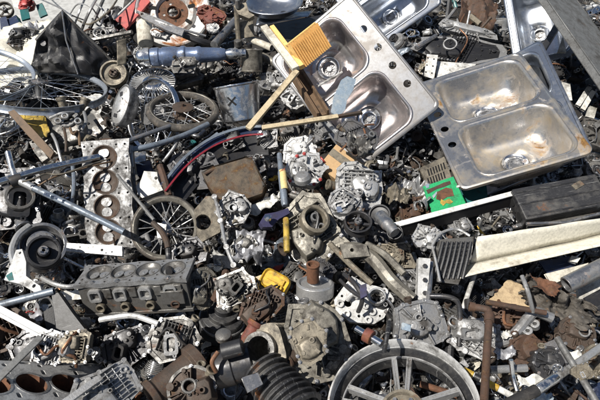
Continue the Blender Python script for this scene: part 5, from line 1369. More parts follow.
Sbar('', '', '', [(153, 223, .2), (160, 230, .2), (166, 240, .2), (168, 248, .19)], .010, 'brown_rust', root=r, part='lever_arm', n=10); Sbar('', '', '', [(168, 246, .19), (169, 262, .17), (169, 272, .26)], .0105, 'black_paint', root=r, part='grip', n=10)
Splate('', '', '', [(156, 223), (166, 225), (165, 240), (158, 238)], .19, V((0, -.6, 1)), .014, 'pale_aluminium', root=r, part='bracket')
r, M, pts, k = Splate('white_housing', 'angular white plastic housing between the upright head and the rusty bar', 'housing', [(136, 186), (141, 180), (144, 171), (157, 172), (158, 180), (163, 190), (142, 198), (138, 194)], .16, V((0, -.6, 1)), .05, 'white_paint', 'the angular white housing', holes=[(156, 178, 1.8)])
Sbar('rusty_bar', 'short rusty bar leaning beside the angular white housing', 'rusty bar', [(160, 166, .2), (164, 178, .19), (169, 196, .16)], .013, 'rust', None, 8, smooth=False)
r = crumple('cream_crate_piece', 'cream plastic piece above the angular white housing', 'plastic piece', [(126, 176), (140, 176), (138, 148), (124, 152)], .12, .02, 'cream_paint', None, 44)
Splate('blue_panel', 'navy blue square panel behind the angular white housing', 'panel', [(136, 163), (150, 160), (152, 172), (138, 176)], .14, TL, .02, 'navy_paint')
crumple('rust_flake', 'white and orange rust-stained sheet below the curved frame tubes', 'rusty sheet', [(129, 166), (146, 164), (146, 150), (128, 152)], .15, .03, 'rusty_stainless', None, 46, torn=.1)
# yellow fender
crumple('yellow_panel', 'bent yellow plastic panel under the large bicycle wheel', 'plastic panel', [(36, 142), (50, 132), (44, 112), (4, 107)], .2, .05, 'mustard_paint', 'the bent yellow panel', 48, freq=7, torn=.06)
r, M, pts, k = Splate('dark_strap', 'brown-black strap crossing the bent yellow panel', 'strap', [(8, 112), (14, 110), (34, 130), (54, 152), (50, 158), (28, 136)], .235, V((0, -.6, 1)), .016, 'brown_wood', None)
r, M, pts, k = Splate('shift_lever', 'grey worn metal lever below the bent yellow panel', 'lever', [(29, 142), (36, 138), (40, 146), (48, 158), (42, 162), (34, 152)], .18, V((0, -.5, 1)), .02, 'oily_casting', None, holes=[(33, 142, 1.3)])
# piping block
lump('fuel_rail', 'dark engine top with small pipes between the bicycle wheel and upright head', 'engine part', frame(72, 134, .1, (92, 130), V((0, -.6, 1))), .3, .22, .09, 207, 'oily_casting', 'the dark piped engine top', stubs=4)
for pts, rr, mt, lab in [
    ([(50, 118, .22), (62, 113, .24), (74, 112, .22)], .0055, 'pale_aluminium', 'thin silver fuel pipe at the upper edge of the piped engine top'),
    ([(52, 134, .2), (56, 142, .2), (60, 156, .18), (62, 164, .16)], .006, 'pale_aluminium', 'bent white pipe dropping left of the piped engine top'),
    ([(64, 128, .22), (66, 140, .22), (66, 152, .2)], .0055, 'brown_rust', 'left brown pipe of the piped engine top'),
    ([(70, 128, .22), (73, 134, .23), (78, 132, .22), (80, 146, .2)], .0055, 'brown_wood', 'looped brown pipe of the piped engine top'),
    ([(84, 112, .22), (86, 122, .22), (82, 130, .2)], .007, 'cast_aluminium', 'short grey pipe at the right end of the piped engine top'),
    ([(72, 160, .16), (74, 182, .14), (72, 204, .12)], .008, 'grey_blue_paint', 'blue-grey upright tube left of the upright cylinder head')]:
    Sbar('small_pipe', lab, 'pipe', pts, rr, mt, None, 8)
for x, y in ((65, 117), (58, 122), (78, 122)):
    M, R = disc_frame(x, y, 3.4, 3, 0, h=.24); r = thing('hose_ring', 'small pale ring fitting on the dark piped engine top', 'ring', M, group='ring fittings on the piped engine top'); b = MB(); b.tube(R, R * .6, .014, 18); link('ring_body', b, 'pale_aluminium', r, .001)
# oval plate, brown hub, tan strip
M = frame(121, 105, .2, (127, 84), V((-.55, -.65, .8)))
r = thing('headlamp', 'oval grey headlamp glass standing left of the fan grille', 'headlamp', M, 'the oval headlamp')
b = MB(); k = .0048; b.lathe([(0, .012), (.5, .010), (.85, .004), (1, 0)], 36, Matrix.Diagonal((.085, .042, 1, 1))); link('lens', b, 'pale_aluminium', r, 0, smooth=60)
b = MB(); b.lathe([(1, -.004), (1.06, .004), (1.12, .0), (1.1, -.04), (.8, -.07), (0, -.08)], 36, Matrix.Diagonal((.085, .042, 1, 1))); link('shell', b, 'cast_aluminium', r, 0, smooth=50)
b = MB()
for i in range(5): b.box(.016, .02, .002, Tm(-.05 + i * .024, .006 * (-1) ** i, .0095) @ Rm('Z', 30 * i))
link('dirt_marks', b, 'black_plastic', r, 0)
pulley('brake_hub', 'tan-brown brake hub disc above the oval headlamp', (114, 74, 13, 12, 30), .2, 'tan_casting', 'the tan brake hub', w=.04, hub=.35, hub_mat='brown_rust', cat='brake hub')
crumple('tan_strip', 'curled tan strip standing above the brake hub', 'strip', [(117, 66), (126, 64), (127, 38), (117, 41)], .26, .02, 'tan_casting', None, 52, dz=(0, 0, .1, .1), nu=8, nv=18)
# bits around the pot
for i, (x, y, w, d, s, mt, lab) in enumerate([
    (208, 74, .16, .12, 301, 'oily_casting', 'oily casting below the blue shock tube beside the cream can'), (182, 82, .22, .14, 302, 'oily_casting', 'dark shaded casting behind the flat tan wheel'),
    (228, 72, .12, .1, 303, 'dark_steel', 'dark casting left of the cream oil can'), (266, 88, .12, .1, 304, 'cast_aluminium', 'grey casting right of the dented steel pot'),
    (284, 88, .15, .13, 305, 'cast_aluminium', 'rounded grey casting beside the brown wooden channel'), (296, 104, .13, .11, 306, 'pale_aluminium', 'pale casting left of the brown wooden channel'),
    (270, 114, .13, .11, 307, 'dark_steel', 'black rounded casting below the slanting wooden stick'), (282, 140, .15, .11, 308, 'oily_casting', 'dark crank casting under the level wooden stick'),
    (316, 134, .13, .12, 309, 'cast_aluminium', 'grey turbine casting below the level wooden stick'), (270, 146, .11, .1, 310, 'grey_steel', 'steel bracket casting right of the red-striped mudguard'),
    (258, 170, .09, .08, 311, 'dark_steel', 'small dark motor at the corner of the rusty box'), (330, 188, .1, .09, 312, 'oily_casting', 'oily fitting with red caps right of the carburettor'),
    (336, 242, .14, .1, 313, 'cast_aluminium', 'grey mount between the clutch housing and the sandy rail'), (294, 282, .1, .09, 314, 'oily_casting', 'small oily casting left of the aluminium dish'),
    (290, 312, .12, .1, 315, 'cast_aluminium', 'grey casting above the dusty crankcase'), (328, 314, .1, .09, 316, 'tan_casting', 'tan casting at the top of the dusty crankcase'),
    (392, 262, .13, .1, 317, 'tan_casting', 'tan ribbed casting above the sandy rail end'), (406, 288, .1, .09, 318, 'cast_aluminium', 'grey casting left of the white strut'),
    (394, 316, .11, .1, 319, 'dark_steel', 'black casting right of the white timing case'), (250, 254, .1, .1, 320, 'oily_casting', 'oily casting behind the yellow cap'),
    (198, 176, .2, .15, 321, 'dark_steel', 'black casting in the shade of the red-striped mudguard'), (456, 230, .08, .07, 322, 'cast_aluminium', 'grey casting below the white-topped channel'),
    (410, 216, .13, .1, 323, 'rust', 'rusty casting at the left end of the white-topped channel'), (440, 326, .14, .1, 324, 'oily_casting', 'oily casting behind the black bent tube'),
    (506, 322, .12, .1, 325, 'rust', 'rusty casting below the straight rusty rod'), (472, 340, .15, .12, 326, 'cast_aluminium', 'grey scrap casting left of the rusty pipe'),
    (520, 356, .13, .11, 327, 'rust', 'rusty lumpy casting above the short grey pipe'), (588, 364, .1, .1, 328, 'tan_casting', 'tan casting at the right edge above the crossbar'), (376, 312, .1, .08, 329, 'black_plastic', 'black plastic block at the lower edge of the white timing case'),
    (232, 150, .17, .12, 330, 'black_plastic', 'black moulded casing inside the red-striped mudguard'), (194, 258, .12, .1, 331, 'dark_steel', 'dark casting right of the upright wheel'), (146, 60, .1, .1, 332, 'pale_aluminium', 'pale knuckle under the chrome end of the shock tube')]):
    lump('scrap_casting', lab, 'casting', frame(x, y, .08 if y > 60 else .14, (x + 7, y - 3 + (s % 7)), V((.15 * ((s % 5) - 2), -.45, 1))), w, d, .09, s, mt, round_=(s % 4 == 0), trim='red_paint' if 'red caps' in lab else None)
# ------------------------------------------------------------------ ground, heap and light
def heap_z(x, y):
    e = min(1, max(0, (2.55 - abs(x)) / .9)) * min(1, max(0, (y + 2.0) / .8))
    back = 1.72 + 1.28 * min(1, max(0, (x + 1.25) / .7))
    e *= min(1, max(0, (back - y) / .3))
    s = e * e * (3 - 2 * e)
    return -.42 + s * (.33 + .07 * noise.noise(V((x * 2.1, y * 2.1, 3))) + .05 * noise.noise(V((x * 7, y * 7, 1))))
# ------------------------------------------------------------------ what the picture shows of the things built so far
bpy.context.view_layer.update()
DG = bpy.context.evaluated_depsgraph_get()
STEP, X0, Y0, X1, Y1 = 2.0, -70, -30, 670, 470
NX, NY = int((X1 - X0) / STEP), int((Y1 - Y0) / STEP)
mask = np.zeros((NY, NX), np.float32)
for j in range(NY):
    for i in range(NX):
        d = ray(X0 + i * STEP, Y0 + j * STEP).normalized()
        if scene.ray_cast(DG, CAM, d, distance=9)[0]: mask[j, i] = 1
hit = mask.copy()

# support level under the things: a smooth hill that stays below every underside
def under(x, y):
    ok, loc, *_ = scene.ray_cast(DG, V((x, y, -.9)), UP, distance=2.0)
    return loc.z if ok else None
SUP = [(t.translation.x, t.translation.y, t.translation.z - .2) for t in (o.matrix_world for o in bpy.data.objects if o.type == 'EMPTY' and o.parent is None)]
SX = np.array([s[0] for s in SUP]); SY = np.array([s[1] for s in SUP]); SZ = np.array([s[2] for s in SUP])
def support(x, y):
    w = np.exp(-((SX - x) ** 2 + (SY - y) ** 2) / (2 * .17 ** 2))
    return float((w * np.clip(SZ + .05, 0, .2)).sum() / (w.sum() + .6))

GX, GY, GX0, GX1, GY0, GY1 = 170, 150, -3.2, 3.2, -2.4, 3.4
HZ = np.zeros((GY + 1, GX + 1))
for j in range(GY + 1):
    for i in range(GX + 1):
        x, y = GX0 + (GX1 - GX0) * i / GX, GY0 + (GY1 - GY0) * j / GY
        z = heap_z(x, y)
        if z > -.3: z += support(x, y)
        u = under(x, y)
        if u is not None: z = min(z, u - .02)
        HZ[j, i] = max(z, -.425)
def hz(x, y):
    fx = min(max((x - GX0) / (GX1 - GX0) * GX, 0), GX - 1.001); fy = min(max((y - GY0) / (GY1 - GY0) * GY, 0), GY - 1.001)
    i, j = int(fx), int(fy); a, b = fx - i, fy - j
    return (HZ[j, i] * (1 - a) + HZ[j, i + 1] * a) * (1 - b) + (HZ[j + 1, i] * (1 - a) + HZ[j + 1, i + 1] * a) * b

b = MB()
b.grid(lambda u, v: (GX0 + (GX1 - GX0) * u, GY0 + (GY1 - GY0) * v, HZ[round(v * GY), round(u * GX)]), GX, GY)
kp = [k for k, f in enumerate(b.f) if max(b.v[q].z for q in f) > -.405]
b.f = [b.f[k] for k in kp]; b.mi = [0] * len(kp)
o = link('heap_terrain', b, 'debris_dark', None, 0, smooth=180); o['kind'] = 'structure'
g = MB(); g.add([(-150, -150, -.43), (150, -150, -.43), (150, 150, -.43), (-150, 150, -.43)], [(0, 1, 2, 3)])
o = link('ground', g, 'concrete', None, 0); o['kind'] = 'structure'

# ------------------------------------------------------------------ loose scrap: prototypes
def fp_bolt(r):
    b = MB(); L = r.uniform(.07, .12); b.cyl(.011, .012, 6); b.cyl(.0065, L, 12, Tm(0, 0, .012))
    for i in range(int(L / .004)): b.torus(.0066, .0012, 10, 4, Tm(0, 0, L * .45 + .012 + i * .0022)) if L * .45 + i * .0022 < L else None
    b.M = Rm('Y', 90) @ Tm(0, 0, -L / 2); c = MB(); c.add([b.M @ v for v in b.v], b.f); return [('bolt_body', c, None)], L / 2
def fp_spring(r):
    n, R, L = r.randint(6, 9), r.uniform(.018, .03), r.uniform(.09, .16); pts = []
    for i in range(n * 14): a = 2 * pi * i / 14; pts.append((L * (i / (n * 14) - .5), R * cos(a), R * sin(a)))
    b = MB(); b.path(pts, R * .15, 7); return [('coil', b, None)], L / 2
def fp_gear(r):
    R = r.uniform(.035, .06); n = int(R * 480); out = []
    for i in range(n):
        for da, k in ((0, .88), (.25, .88), (.36, 1), (.64, 1), (.75, .88)): a = 2 * pi * (i + da) / n; out.append((R * k * cos(a), R * k * sin(a)))
    b = MB(); b.prism(out, .014, z0=-.007, holes=[circ(0, 0, R * .22, 16)] + [circ(R * .52 * cos(a), R * .52 * sin(a), R * .14, 10) for a in (.2, 1.77, 3.34, 4.91)])
    h = MB(); h.tube(R * .36, R * .2, .03, 20, Tm(0, 0, -.015)); return [('toothed_disc', b, None), ('hub', h, None)], R
def fp_pulley(r):
    R = r.uniform(.04, .065); b = pulley_mb(R, .028, .3, r.choice((0, 4, 5)), r.choice((1, 1, 4)))
    h = MB(); h.cyl(R * .16, .026, 6); return [('wheel', b, None), ('nut', h, 'grey_steel')], R
def fp_bracket(r):
    L, W, H = r.uniform(.08, .14), r.uniform(.03, .055), r.uniform(.04, .08)
    b = MB(); b.prism(rrect(L, W, .012), .004, holes=[circ(-L * .32, 0, W * .16, 12), circ(L * .15, 0, W * .22, 14)])
    b.prism(rrect(H, W, .01), .004, Tm(L / 2 - .002, 0, H / 2) @ Rm('Y', 90 + r.uniform(-12, 12)), holes=[circ(-H * .2, 0, W * .17, 12)])
    b.prism([(0, 0), (.03, 0), (0, .03)], .003, Tm(L / 2 - .004, .0015, .004) @ Rm('Z', 180) @ Rm('X', 90)); return [('plate', b, None)], L / 2
def fp_flange(r):
    R = r.uniform(.04, .07); out = [(R * (1 + .22 * max(0, cos(3 * a)) ** 3) * cos(a), R * (1 + .22 * max(0, cos(3 * a)) ** 3) * sin(a)) for a in [2 * pi * i / 48 for i in range(48)]]
    b = MB(); b.prism(out, .01, holes=[circ(0, 0, R * .55, 28)] + [circ(R * .98 * cos(a), R * .98 * sin(a), R * .1, 10) for a in (0, 2 * pi / 3, 4 * pi / 3)])
    c = MB(); c.tube(R * .66, R * .54, .05, 28, Tm(0, 0, .01)); return [('flange', b, None), ('collar', c, None)], R * 1.1
def fp_piston(r):
    R = r.uniform(.03, .042); b = MB(); H = R * 1.7
    b.lathe([(0, 0), (R * .5, -.002), (R, 0), (R, .006), (R * .95, .006), (R * .95, .009), (R, .009), (R, .016), (R * .95, .016), (R * .95, .019), (R, .019), (R, H), (R * .86, H), (R * .84, H * .3), (0, H * .3)], 30)
    c = MB(); c.path([(-R * 1.0, 0, H * .55), (R * 1.0, 0, H * .55)], R * .26, 14); return [('crown', b, None), ('pin', c, 'bright_steel')], R * 1.2
def fp_conrod(r):
    L = r.uniform(.12, .17); b = MB(); b.tube(.034, .024, .022, 28, Tm(0, 0, -.011)); b.tube(.019, .011, .022, 22, Tm(L, 0, -.011)); b.box(L - .05, .018, .008, Tm(L / 2 + .006, 0, 0)); b.box(L - .05, .005, .016, Tm(L / 2 + .006, .008, 0)); b.box(L - .05, .005, .016, Tm(L / 2 + .006, -.008, 0))
    b.cyl(.008, .05, 6, Tm(-.02, .034, 0) @ Rm('Y', 90)); b.cyl(.008, .05, 6, Tm(-.02, -.034, 0) @ Rm('Y', 90)); b.v = [v - V((L / 2, 0, 0)) for v in b.v]; return [('rod_body', b, None)], L * .6
def fp_elbow(r):
    q = r.uniform(.012, .022); L = r.uniform(.06, .11); b = MB()
    b.path(smooth_pts([(-L, 0, 0), (-L * .3, 0, 0), (0, L * .1, 0), (L * .12, L * .4, 0), (L * .12, L, r.uniform(-.03, .03))], 5), q, 14, inner=.72)
    c = MB(); c.tube(q * 1.5, q * .95, .01, 18, Tm(-L, 0, 0) @ Rm('Y', 90)); d = MB(); d.tube(q * 1.5, q * .95, .01, 18, Tm(L * .12, L, 0) @ Rm('X', 90)); return [('pipe', b, None), ('collar', c, None), ('collar', d, None)], L
def fp_pipe(r):
    L = r.uniform(.12, .22); q = r.uniform(.007, .014); pts = [(-L, r.uniform(-.04, .04), r.uniform(0, .03)), (-L * .4, r.uniform(-.05, .05), r.uniform(0, .03)), (L * .2, r.uniform(-.05, .05), r.uniform(0, .03)), (L, r.uniform(-.06, .06), r.uniform(0, .03))]
    b = MB(); b.path(smooth_pts(pts, 6), q, 12, inner=.75); return [('pipe', b, None)], L
def fp_ring(r):
    R = r.uniform(.028, .05); b = MB(); b.tube(R, R * .82, .018, 30, Tm(0, 0, -.009)); c = MB(); c.tube(R * .62, R * .44, .018, 26, Tm(0, 0, -.009))
    for i in range(9): c.lathe([(0, -R * .09), (R * .065, -R * .065), (R * .09, 0), (R * .065, R * .065), (0, R * .09)], 8, Rm('Z', 40 * i) @ Tm(R * .72, 0, 0))
    return [('outer_race', b, None), ('inner_race', c, None)], R
def fp_loop(r):
    R = r.uniform(.06, .12); pts = []
    for i in range(26): a = 2 * pi * i / 14 * r.uniform(.97, 1.03); q = R * (1 + .3 * sin(i * 1.3 + r.random())); pts.append((q * cos(a), q * .7 * sin(a), .012 * sin(i * .9) + .012))
    b = MB(); b.path(smooth_pts(pts, 3), r.uniform(.0025, .006), 7); return [('cable', b, None)], R
def fp_sheet(r):
    L, W = r.uniform(.1, .2), r.uniform(.06, .12); sd = r.random() * 99; b = MB()
    def fn(u, v):
        u2 = u + .12 * noise.noise(V((v * 4, sd, 1))); v2 = v + .12 * noise.noise(V((u * 4, sd, 5)))
        p = V((L * (u2 - .5), W * (v2 - .5), 0)); return (p.x, p.y, .05 * noise.noise(p * 13 + V((sd, 0, 0))) + .02 * abs(noise.noise(p * 34 + V((0, sd, 0)))))
    b.grid(fn, 18, 12); return [('sheet', b, None)], L / 2
def fp_starter(r):
    R, L = r.uniform(.024, .036), r.uniform(.1, .15); b = MB(); b.lathe([(0, 0), (R * .3, 0), (R * .35, L * .12), (R * .8, L * .16), (R, L * .2), (R, L * .7), (R * .95, L * .71), (R * .95, L * .95), (R * .6, L), (0, L)], 26, Rm('Y', 90) @ Tm(0, 0, -L / 2))
    b.box(.03, .012, R * 2.3, Tm(-L * .2, 0, 0)); c = MB(); c.lathe([(0, 0), (R * .5, 0), (R * .5, L * .5), (R * .3, L * .55), (0, L * .55)], 18, Tm(-L * .2, 0, R * 1.4) @ Rm('Y', 90))
    for q in (-1, 1): c.cyl(.004, .02, 6, Tm(L * .33, q * R * .25, R * 1.4) @ Rm('Y', 90))
    return [('motor_body', b, None), ('solenoid', c, 'grey_steel')], L / 2
def fp_fins(r):
    w, d = r.uniform(.08, .12), r.uniform(.06, .09); b = MB(); b.box(w, d, .014)
    for i in range(12): b.box(.003, d, .03, Tm(-w / 2 + .004 + (w - .008) * i / 11, 0, .02) @ Rm('Y', r.uniform(-9, 9)))
    return [('fins', b, None)], w / 2
def fp_bar(r):
    L = r.uniform(.14, .26); w = r.uniform(.018, .032); b = MB(); hs = [circ(-L * .45, 0, w * .22, 10), circ(L * .42, 0, w * .22, 10), rrect(w * 1.4, w * .35, w * .15, 3, L * .1, 0)]
    b.prism(rrect(L, w, w * .4, 4), .005, holes=hs); b.v = [V((v.x, v.y, v.z + .03 * (v.x / L) ** 2)) for v in b.v]; return [('bar', b, None)], L / 2
def fp_hose(r):
    L = r.uniform(.1, .16); q = r.uniform(.014, .024); pts = smooth_pts([(-L, 0, 0), (-L * .4, r.uniform(-.06, .06), .01), (L * .3, r.uniform(-.06, .06), .02), (L, r.uniform(-.08, .08), 0)], 10)
    rib = r.random() < .5; b = MB(); b.path(pts, [q * (1.12 if (rib and i % 2) else 1) for i in range(len(pts))], 14, inner=.78)
    c = MB(); d = (pts[1] - pts[0]).normalized(); c.M = axis_frame(pts[1], pts[3]); c.tube(q * 1.18, q * .9, .012, 18); c.box(.014, .01, .012, Tm(q * 1.25, 0, .006)); return [('hose_body', b, None), ('clip', c, 'bright_steel')], L
def fp_valve(r):
    L = r.uniform(.09, .12); b = MB(); b.lathe([(0, 0), (.018, 0), (.018, .003), (.008, .012), (.0038, .022), (.0038, L), (0, L)], 20, Rm('Y', 90) @ Tm(0, 0, -L / 2)); return [('stem', b, None)], L / 2
def fp_chain(r):
    b = MB(); n = r.randint(9, 15); x = y = 0; a = r.uniform(0, 6)
    for i in range(n):
        a += r.uniform(-.5, .5); m = Tm(x, y, .004 * (i % 2)) @ Rm('Z', math.degrees(a)); x += .016 * cos(a); y += .016 * sin(a)
        for s in (-1, 1): b.prism(rrect(.021, .01, .0048, 4), .002, m @ Tm(.008, 0, s * .004))
        b.cyl(.004, .01, 10, m @ Tm(0, 0, -.004))
    c = V((x / 2, y / 2, 0)); b.v = [v - c for v in b.v]; return [('links', b, None)], n * .008
def fp_manifold(r):
    b = MB(); n = 3; L = .15; b.path([(-L / 2, 0, .05), (L / 2, 0, .05)], .02, 14, inner=.7); c = MB()
    for i in range(n):
        x = -L / 2 + .02 + i * (L - .04) / (n - 1); b.path(smooth_pts([(x, 0, .05), (x, .04, .055), (x + .005, .07, .03), (x + .005, .075, 0)], 4), .014, 12); c.prism(rrect(.044, .034, .008), .006, Tm(x + .005, .075, -.004), holes=[circ(0, 0, .011, 14)])
    return [('runners', b, None), ('flanges', c, None)], .09
def fp_carb(r):
    b = MB(); b.lathe([(.016, 0), (.021, 0), (.021, .07), (.016, .07), (.013, .035)], 22, Rm('Y', 90) @ Tm(0, 0, -.035), closed=True); b.box(.044, .05, .035, Tm(0, 0, -.03), taper=1.1); b.cyl(.017, .04, 18, Tm(0, 0, .015)); b.box(.03, .012, .02, Tm(0, .03, 0))
    c = MB(); c.cyl(.019, .01, 18, Tm(0, 0, .052)); d = MB(); d.cyl(.004, .03, 8, Tm(.01, .03, 0) @ Rm('X', -60)); return [('body', b, None), ('cap', c, 'black_plastic'), ('nozzle', d, 'copper')], .045
def fp_disc(r):
    R = r.uniform(.06, .095); b = MB(); b.prism(circ(0, 0, R, 40), .006, holes=[circ(0, 0, R * .3, 20)] + [circ(R * q * cos(a + q * 2), R * q * sin(a + q * 2), R * .05, 8) for a in [2 * pi * i / 9 for i in range(9)] for q in (.62, .82)])
    c = MB(); c.lathe([(R * .3, .004), (R * .46, .004), (R * .44, .025), (R * .28, .025)], 28, closed=True); return [('disc', b, None), ('hat', c, None)], R
def fp_shard(r):
    b = MB(); q = blob(r, r.uniform(.06, .12), r.uniform(.04, .07), 7, .35, 1); b.prism(q, .004, bulge=lambda x, y: 4 * (x * x - y * y)); b.box(.03, .003, .012, Tm(0, 0, .006)); return [('shard_body', b, None)], .05
def fp_block(r):
    w, d, h = r.uniform(.06, .1), r.uniform(.05, .07), r.uniform(.03, .05); b = MB(); b.box(w, d, h, taper=.93); b.box(w * 1.1, d * .5, h * .3, Tm(0, 0, -h * .3))
    for i in range(4): b.tube(.008, .004, .014, 12, Tm(w * (-.36 + .24 * i), d * .2, h / 2))
    c = MB(); c.box(w * .5, d * .28, .01, Tm(0, -d * .2, h / 2 + .004)); c.cyl(.009, .02, 14, Tm(w * .3, -d * .2, h / 2)); return [('casing', b, None), ('socket', c, 'black_plastic')], w / 2
def fp_sprocket(r):
    R = r.uniform(.05, .08); n = int(R * 420); out = []
    for i in range(n):
        for da, k in ((0, .9), (.3, .92), (.5, 1), (.7, .92)): a = 2 * pi * (i + da) / n; out.append((R * k * cos(a), R * k * sin(a)))
    b = MB(); b.prism(out, .004, holes=[circ(0, 0, R * .2, 16)] + [[(R * q * cos(a + t), R * q * sin(a + t)) for q, t in ((.4, -.32), (.74, -.4), (.74, .4), (.4, .32))] for a in [2 * pi * i / 5 for i in range(5)]]); return [('toothed_disc', b, None)], R

def fp_wire(r):
    b = MB()
    for q in range(r.randint(1, 2)):
        L = r.uniform(.14, .26); n = r.randint(5, 8); pts = [(L * (2 * i / (n - 1) - 1), r.gauss(0, .045), abs(r.gauss(.02, .03))) for i in range(n)]
        b.path(smooth_pts(pts, 6), r.uniform(.0016, .0034), 6)
    return [('wire_strand', b, None)], L * .8
def fp_rod(r):
    L = r.uniform(.12, .24); q = r.uniform(.0035, .007); b = MB(); b.lathe([(0, -L), (q, -L), (q, -L * .3), (q * .8, -L * .3), (q * .8, L * .3), (q * 1.2, L * .31), (q * 1.2, L * .4), (q, L * .41), (q, L), (0, L)], 10, Rm('Y', 90))
    b.torus(q * 2.2, q * .8, 16, 6, Tm(L + q * 2, 0, 0)); return [('rod_body', b, None)], L * .8
def fp_shaft(r):
    L = r.uniform(.07, .12); prof = [(0, -L)]; z = -L
    while z < L: q = r.uniform(.007, .02); d = r.uniform(.008, .03); prof += [(q, z), (q, min(L, z + d))]; z += d
    prof.append((0, L)); b = MB(); b.lathe(prof, 22, Rm('Y', 90)); c = MB()
    for z in (-L * .4, L * .25):
        R = r.uniform(.026, .042); n = 26; c.prism([(R * (1 if i % 4 < 2 else .88) * cos(2 * pi * i / (4 * n)), R * (1 if i % 4 < 2 else .88) * sin(2 * pi * i / (4 * n))) for i in range(4 * n)], .014, Tm(z, 0, 0) @ Rm('Y', 90), holes=[circ(0, 0, .006, 12)])
    return [('shaft', b, None), ('gear_teeth', c, None)], L
def fp_alt(r):
    R = r.uniform(.04, .055); H = R * 1.1; b = MB(); b.lathe([(0, 0), (R * .5, 0), (R * .92, H * .1), (R, H * .22), (R, H * .45), (R * .95, H * .46), (R * .95, H * .56), (R, H * .57), (R, H * .8), (R * .9, H * .95), (R * .4, H), (0, H)], 36)
    for i in range(14): b.box(R * .5, R * .09, H * .06, Rm('Z', 360 * i / 14) @ Tm(R * .66, 0, H * .97) @ Rm('Y', 12))
    for i in range(3): b.tube(R * .16, R * .07, H * .5, 12, Rm('Z', 120 * i + 30) @ Tm(R * 1.08, 0, H * .2))
    c = pulley_mb(R * .5, R * .45, .4, 0, 4); c.v = [v + V((0, 0, H * 1.2)) for v in c.v]
    d = MB(); d.tube(R * .955, R * .9, H * .09, 36, Tm(0, 0, H * .465)); return [('casing', b, None), ('belt_wheel', c, 'dark_steel'), ('winding', d, 'copper')], R * 1.15
def fp_barrel(r):
    w = r.uniform(.07, .1); b = MB()
    for i in range(9): k = 1 - .03 * abs(i - 4); b.prism(rrect(w * k, w * .92 * k, w * .22, 4), .0028, z0=i * .0085, holes=[circ(0, 0, w * .29, 22)] + [circ(sx * w * .36, sy * w * .33, w * .04, 8) for sx in (-1, 1) for sy in (-1, 1)])
    c = MB(); c.tube(w * .33, w * .26, .085, 26, Tm(0, 0, -.006)); d = MB()
    d.path([(w * .2, 0, .035), (w * .75, 0, .04)], w * .17, 14, inner=.75); return [('fins', b, None), ('sleeve', c, 'bright_steel'), ('exhaust_stub', d, None)], w * .6
CASTM = ['cast_aluminium'] * 6 + ['oily_casting'] * 2 + ['pale_aluminium'] * 5 + ['tan_casting', 'dark_steel', 'dark_steel', 'sandy_casting', 'brown_rust']
STEELM = ['grey_steel'] * 5 + ['dark_steel'] * 3 + ['brown_rust', 'bright_steel'] + ['rust', 'bright_steel', 'oily_casting', 'oily_casting', 'cast_aluminium']
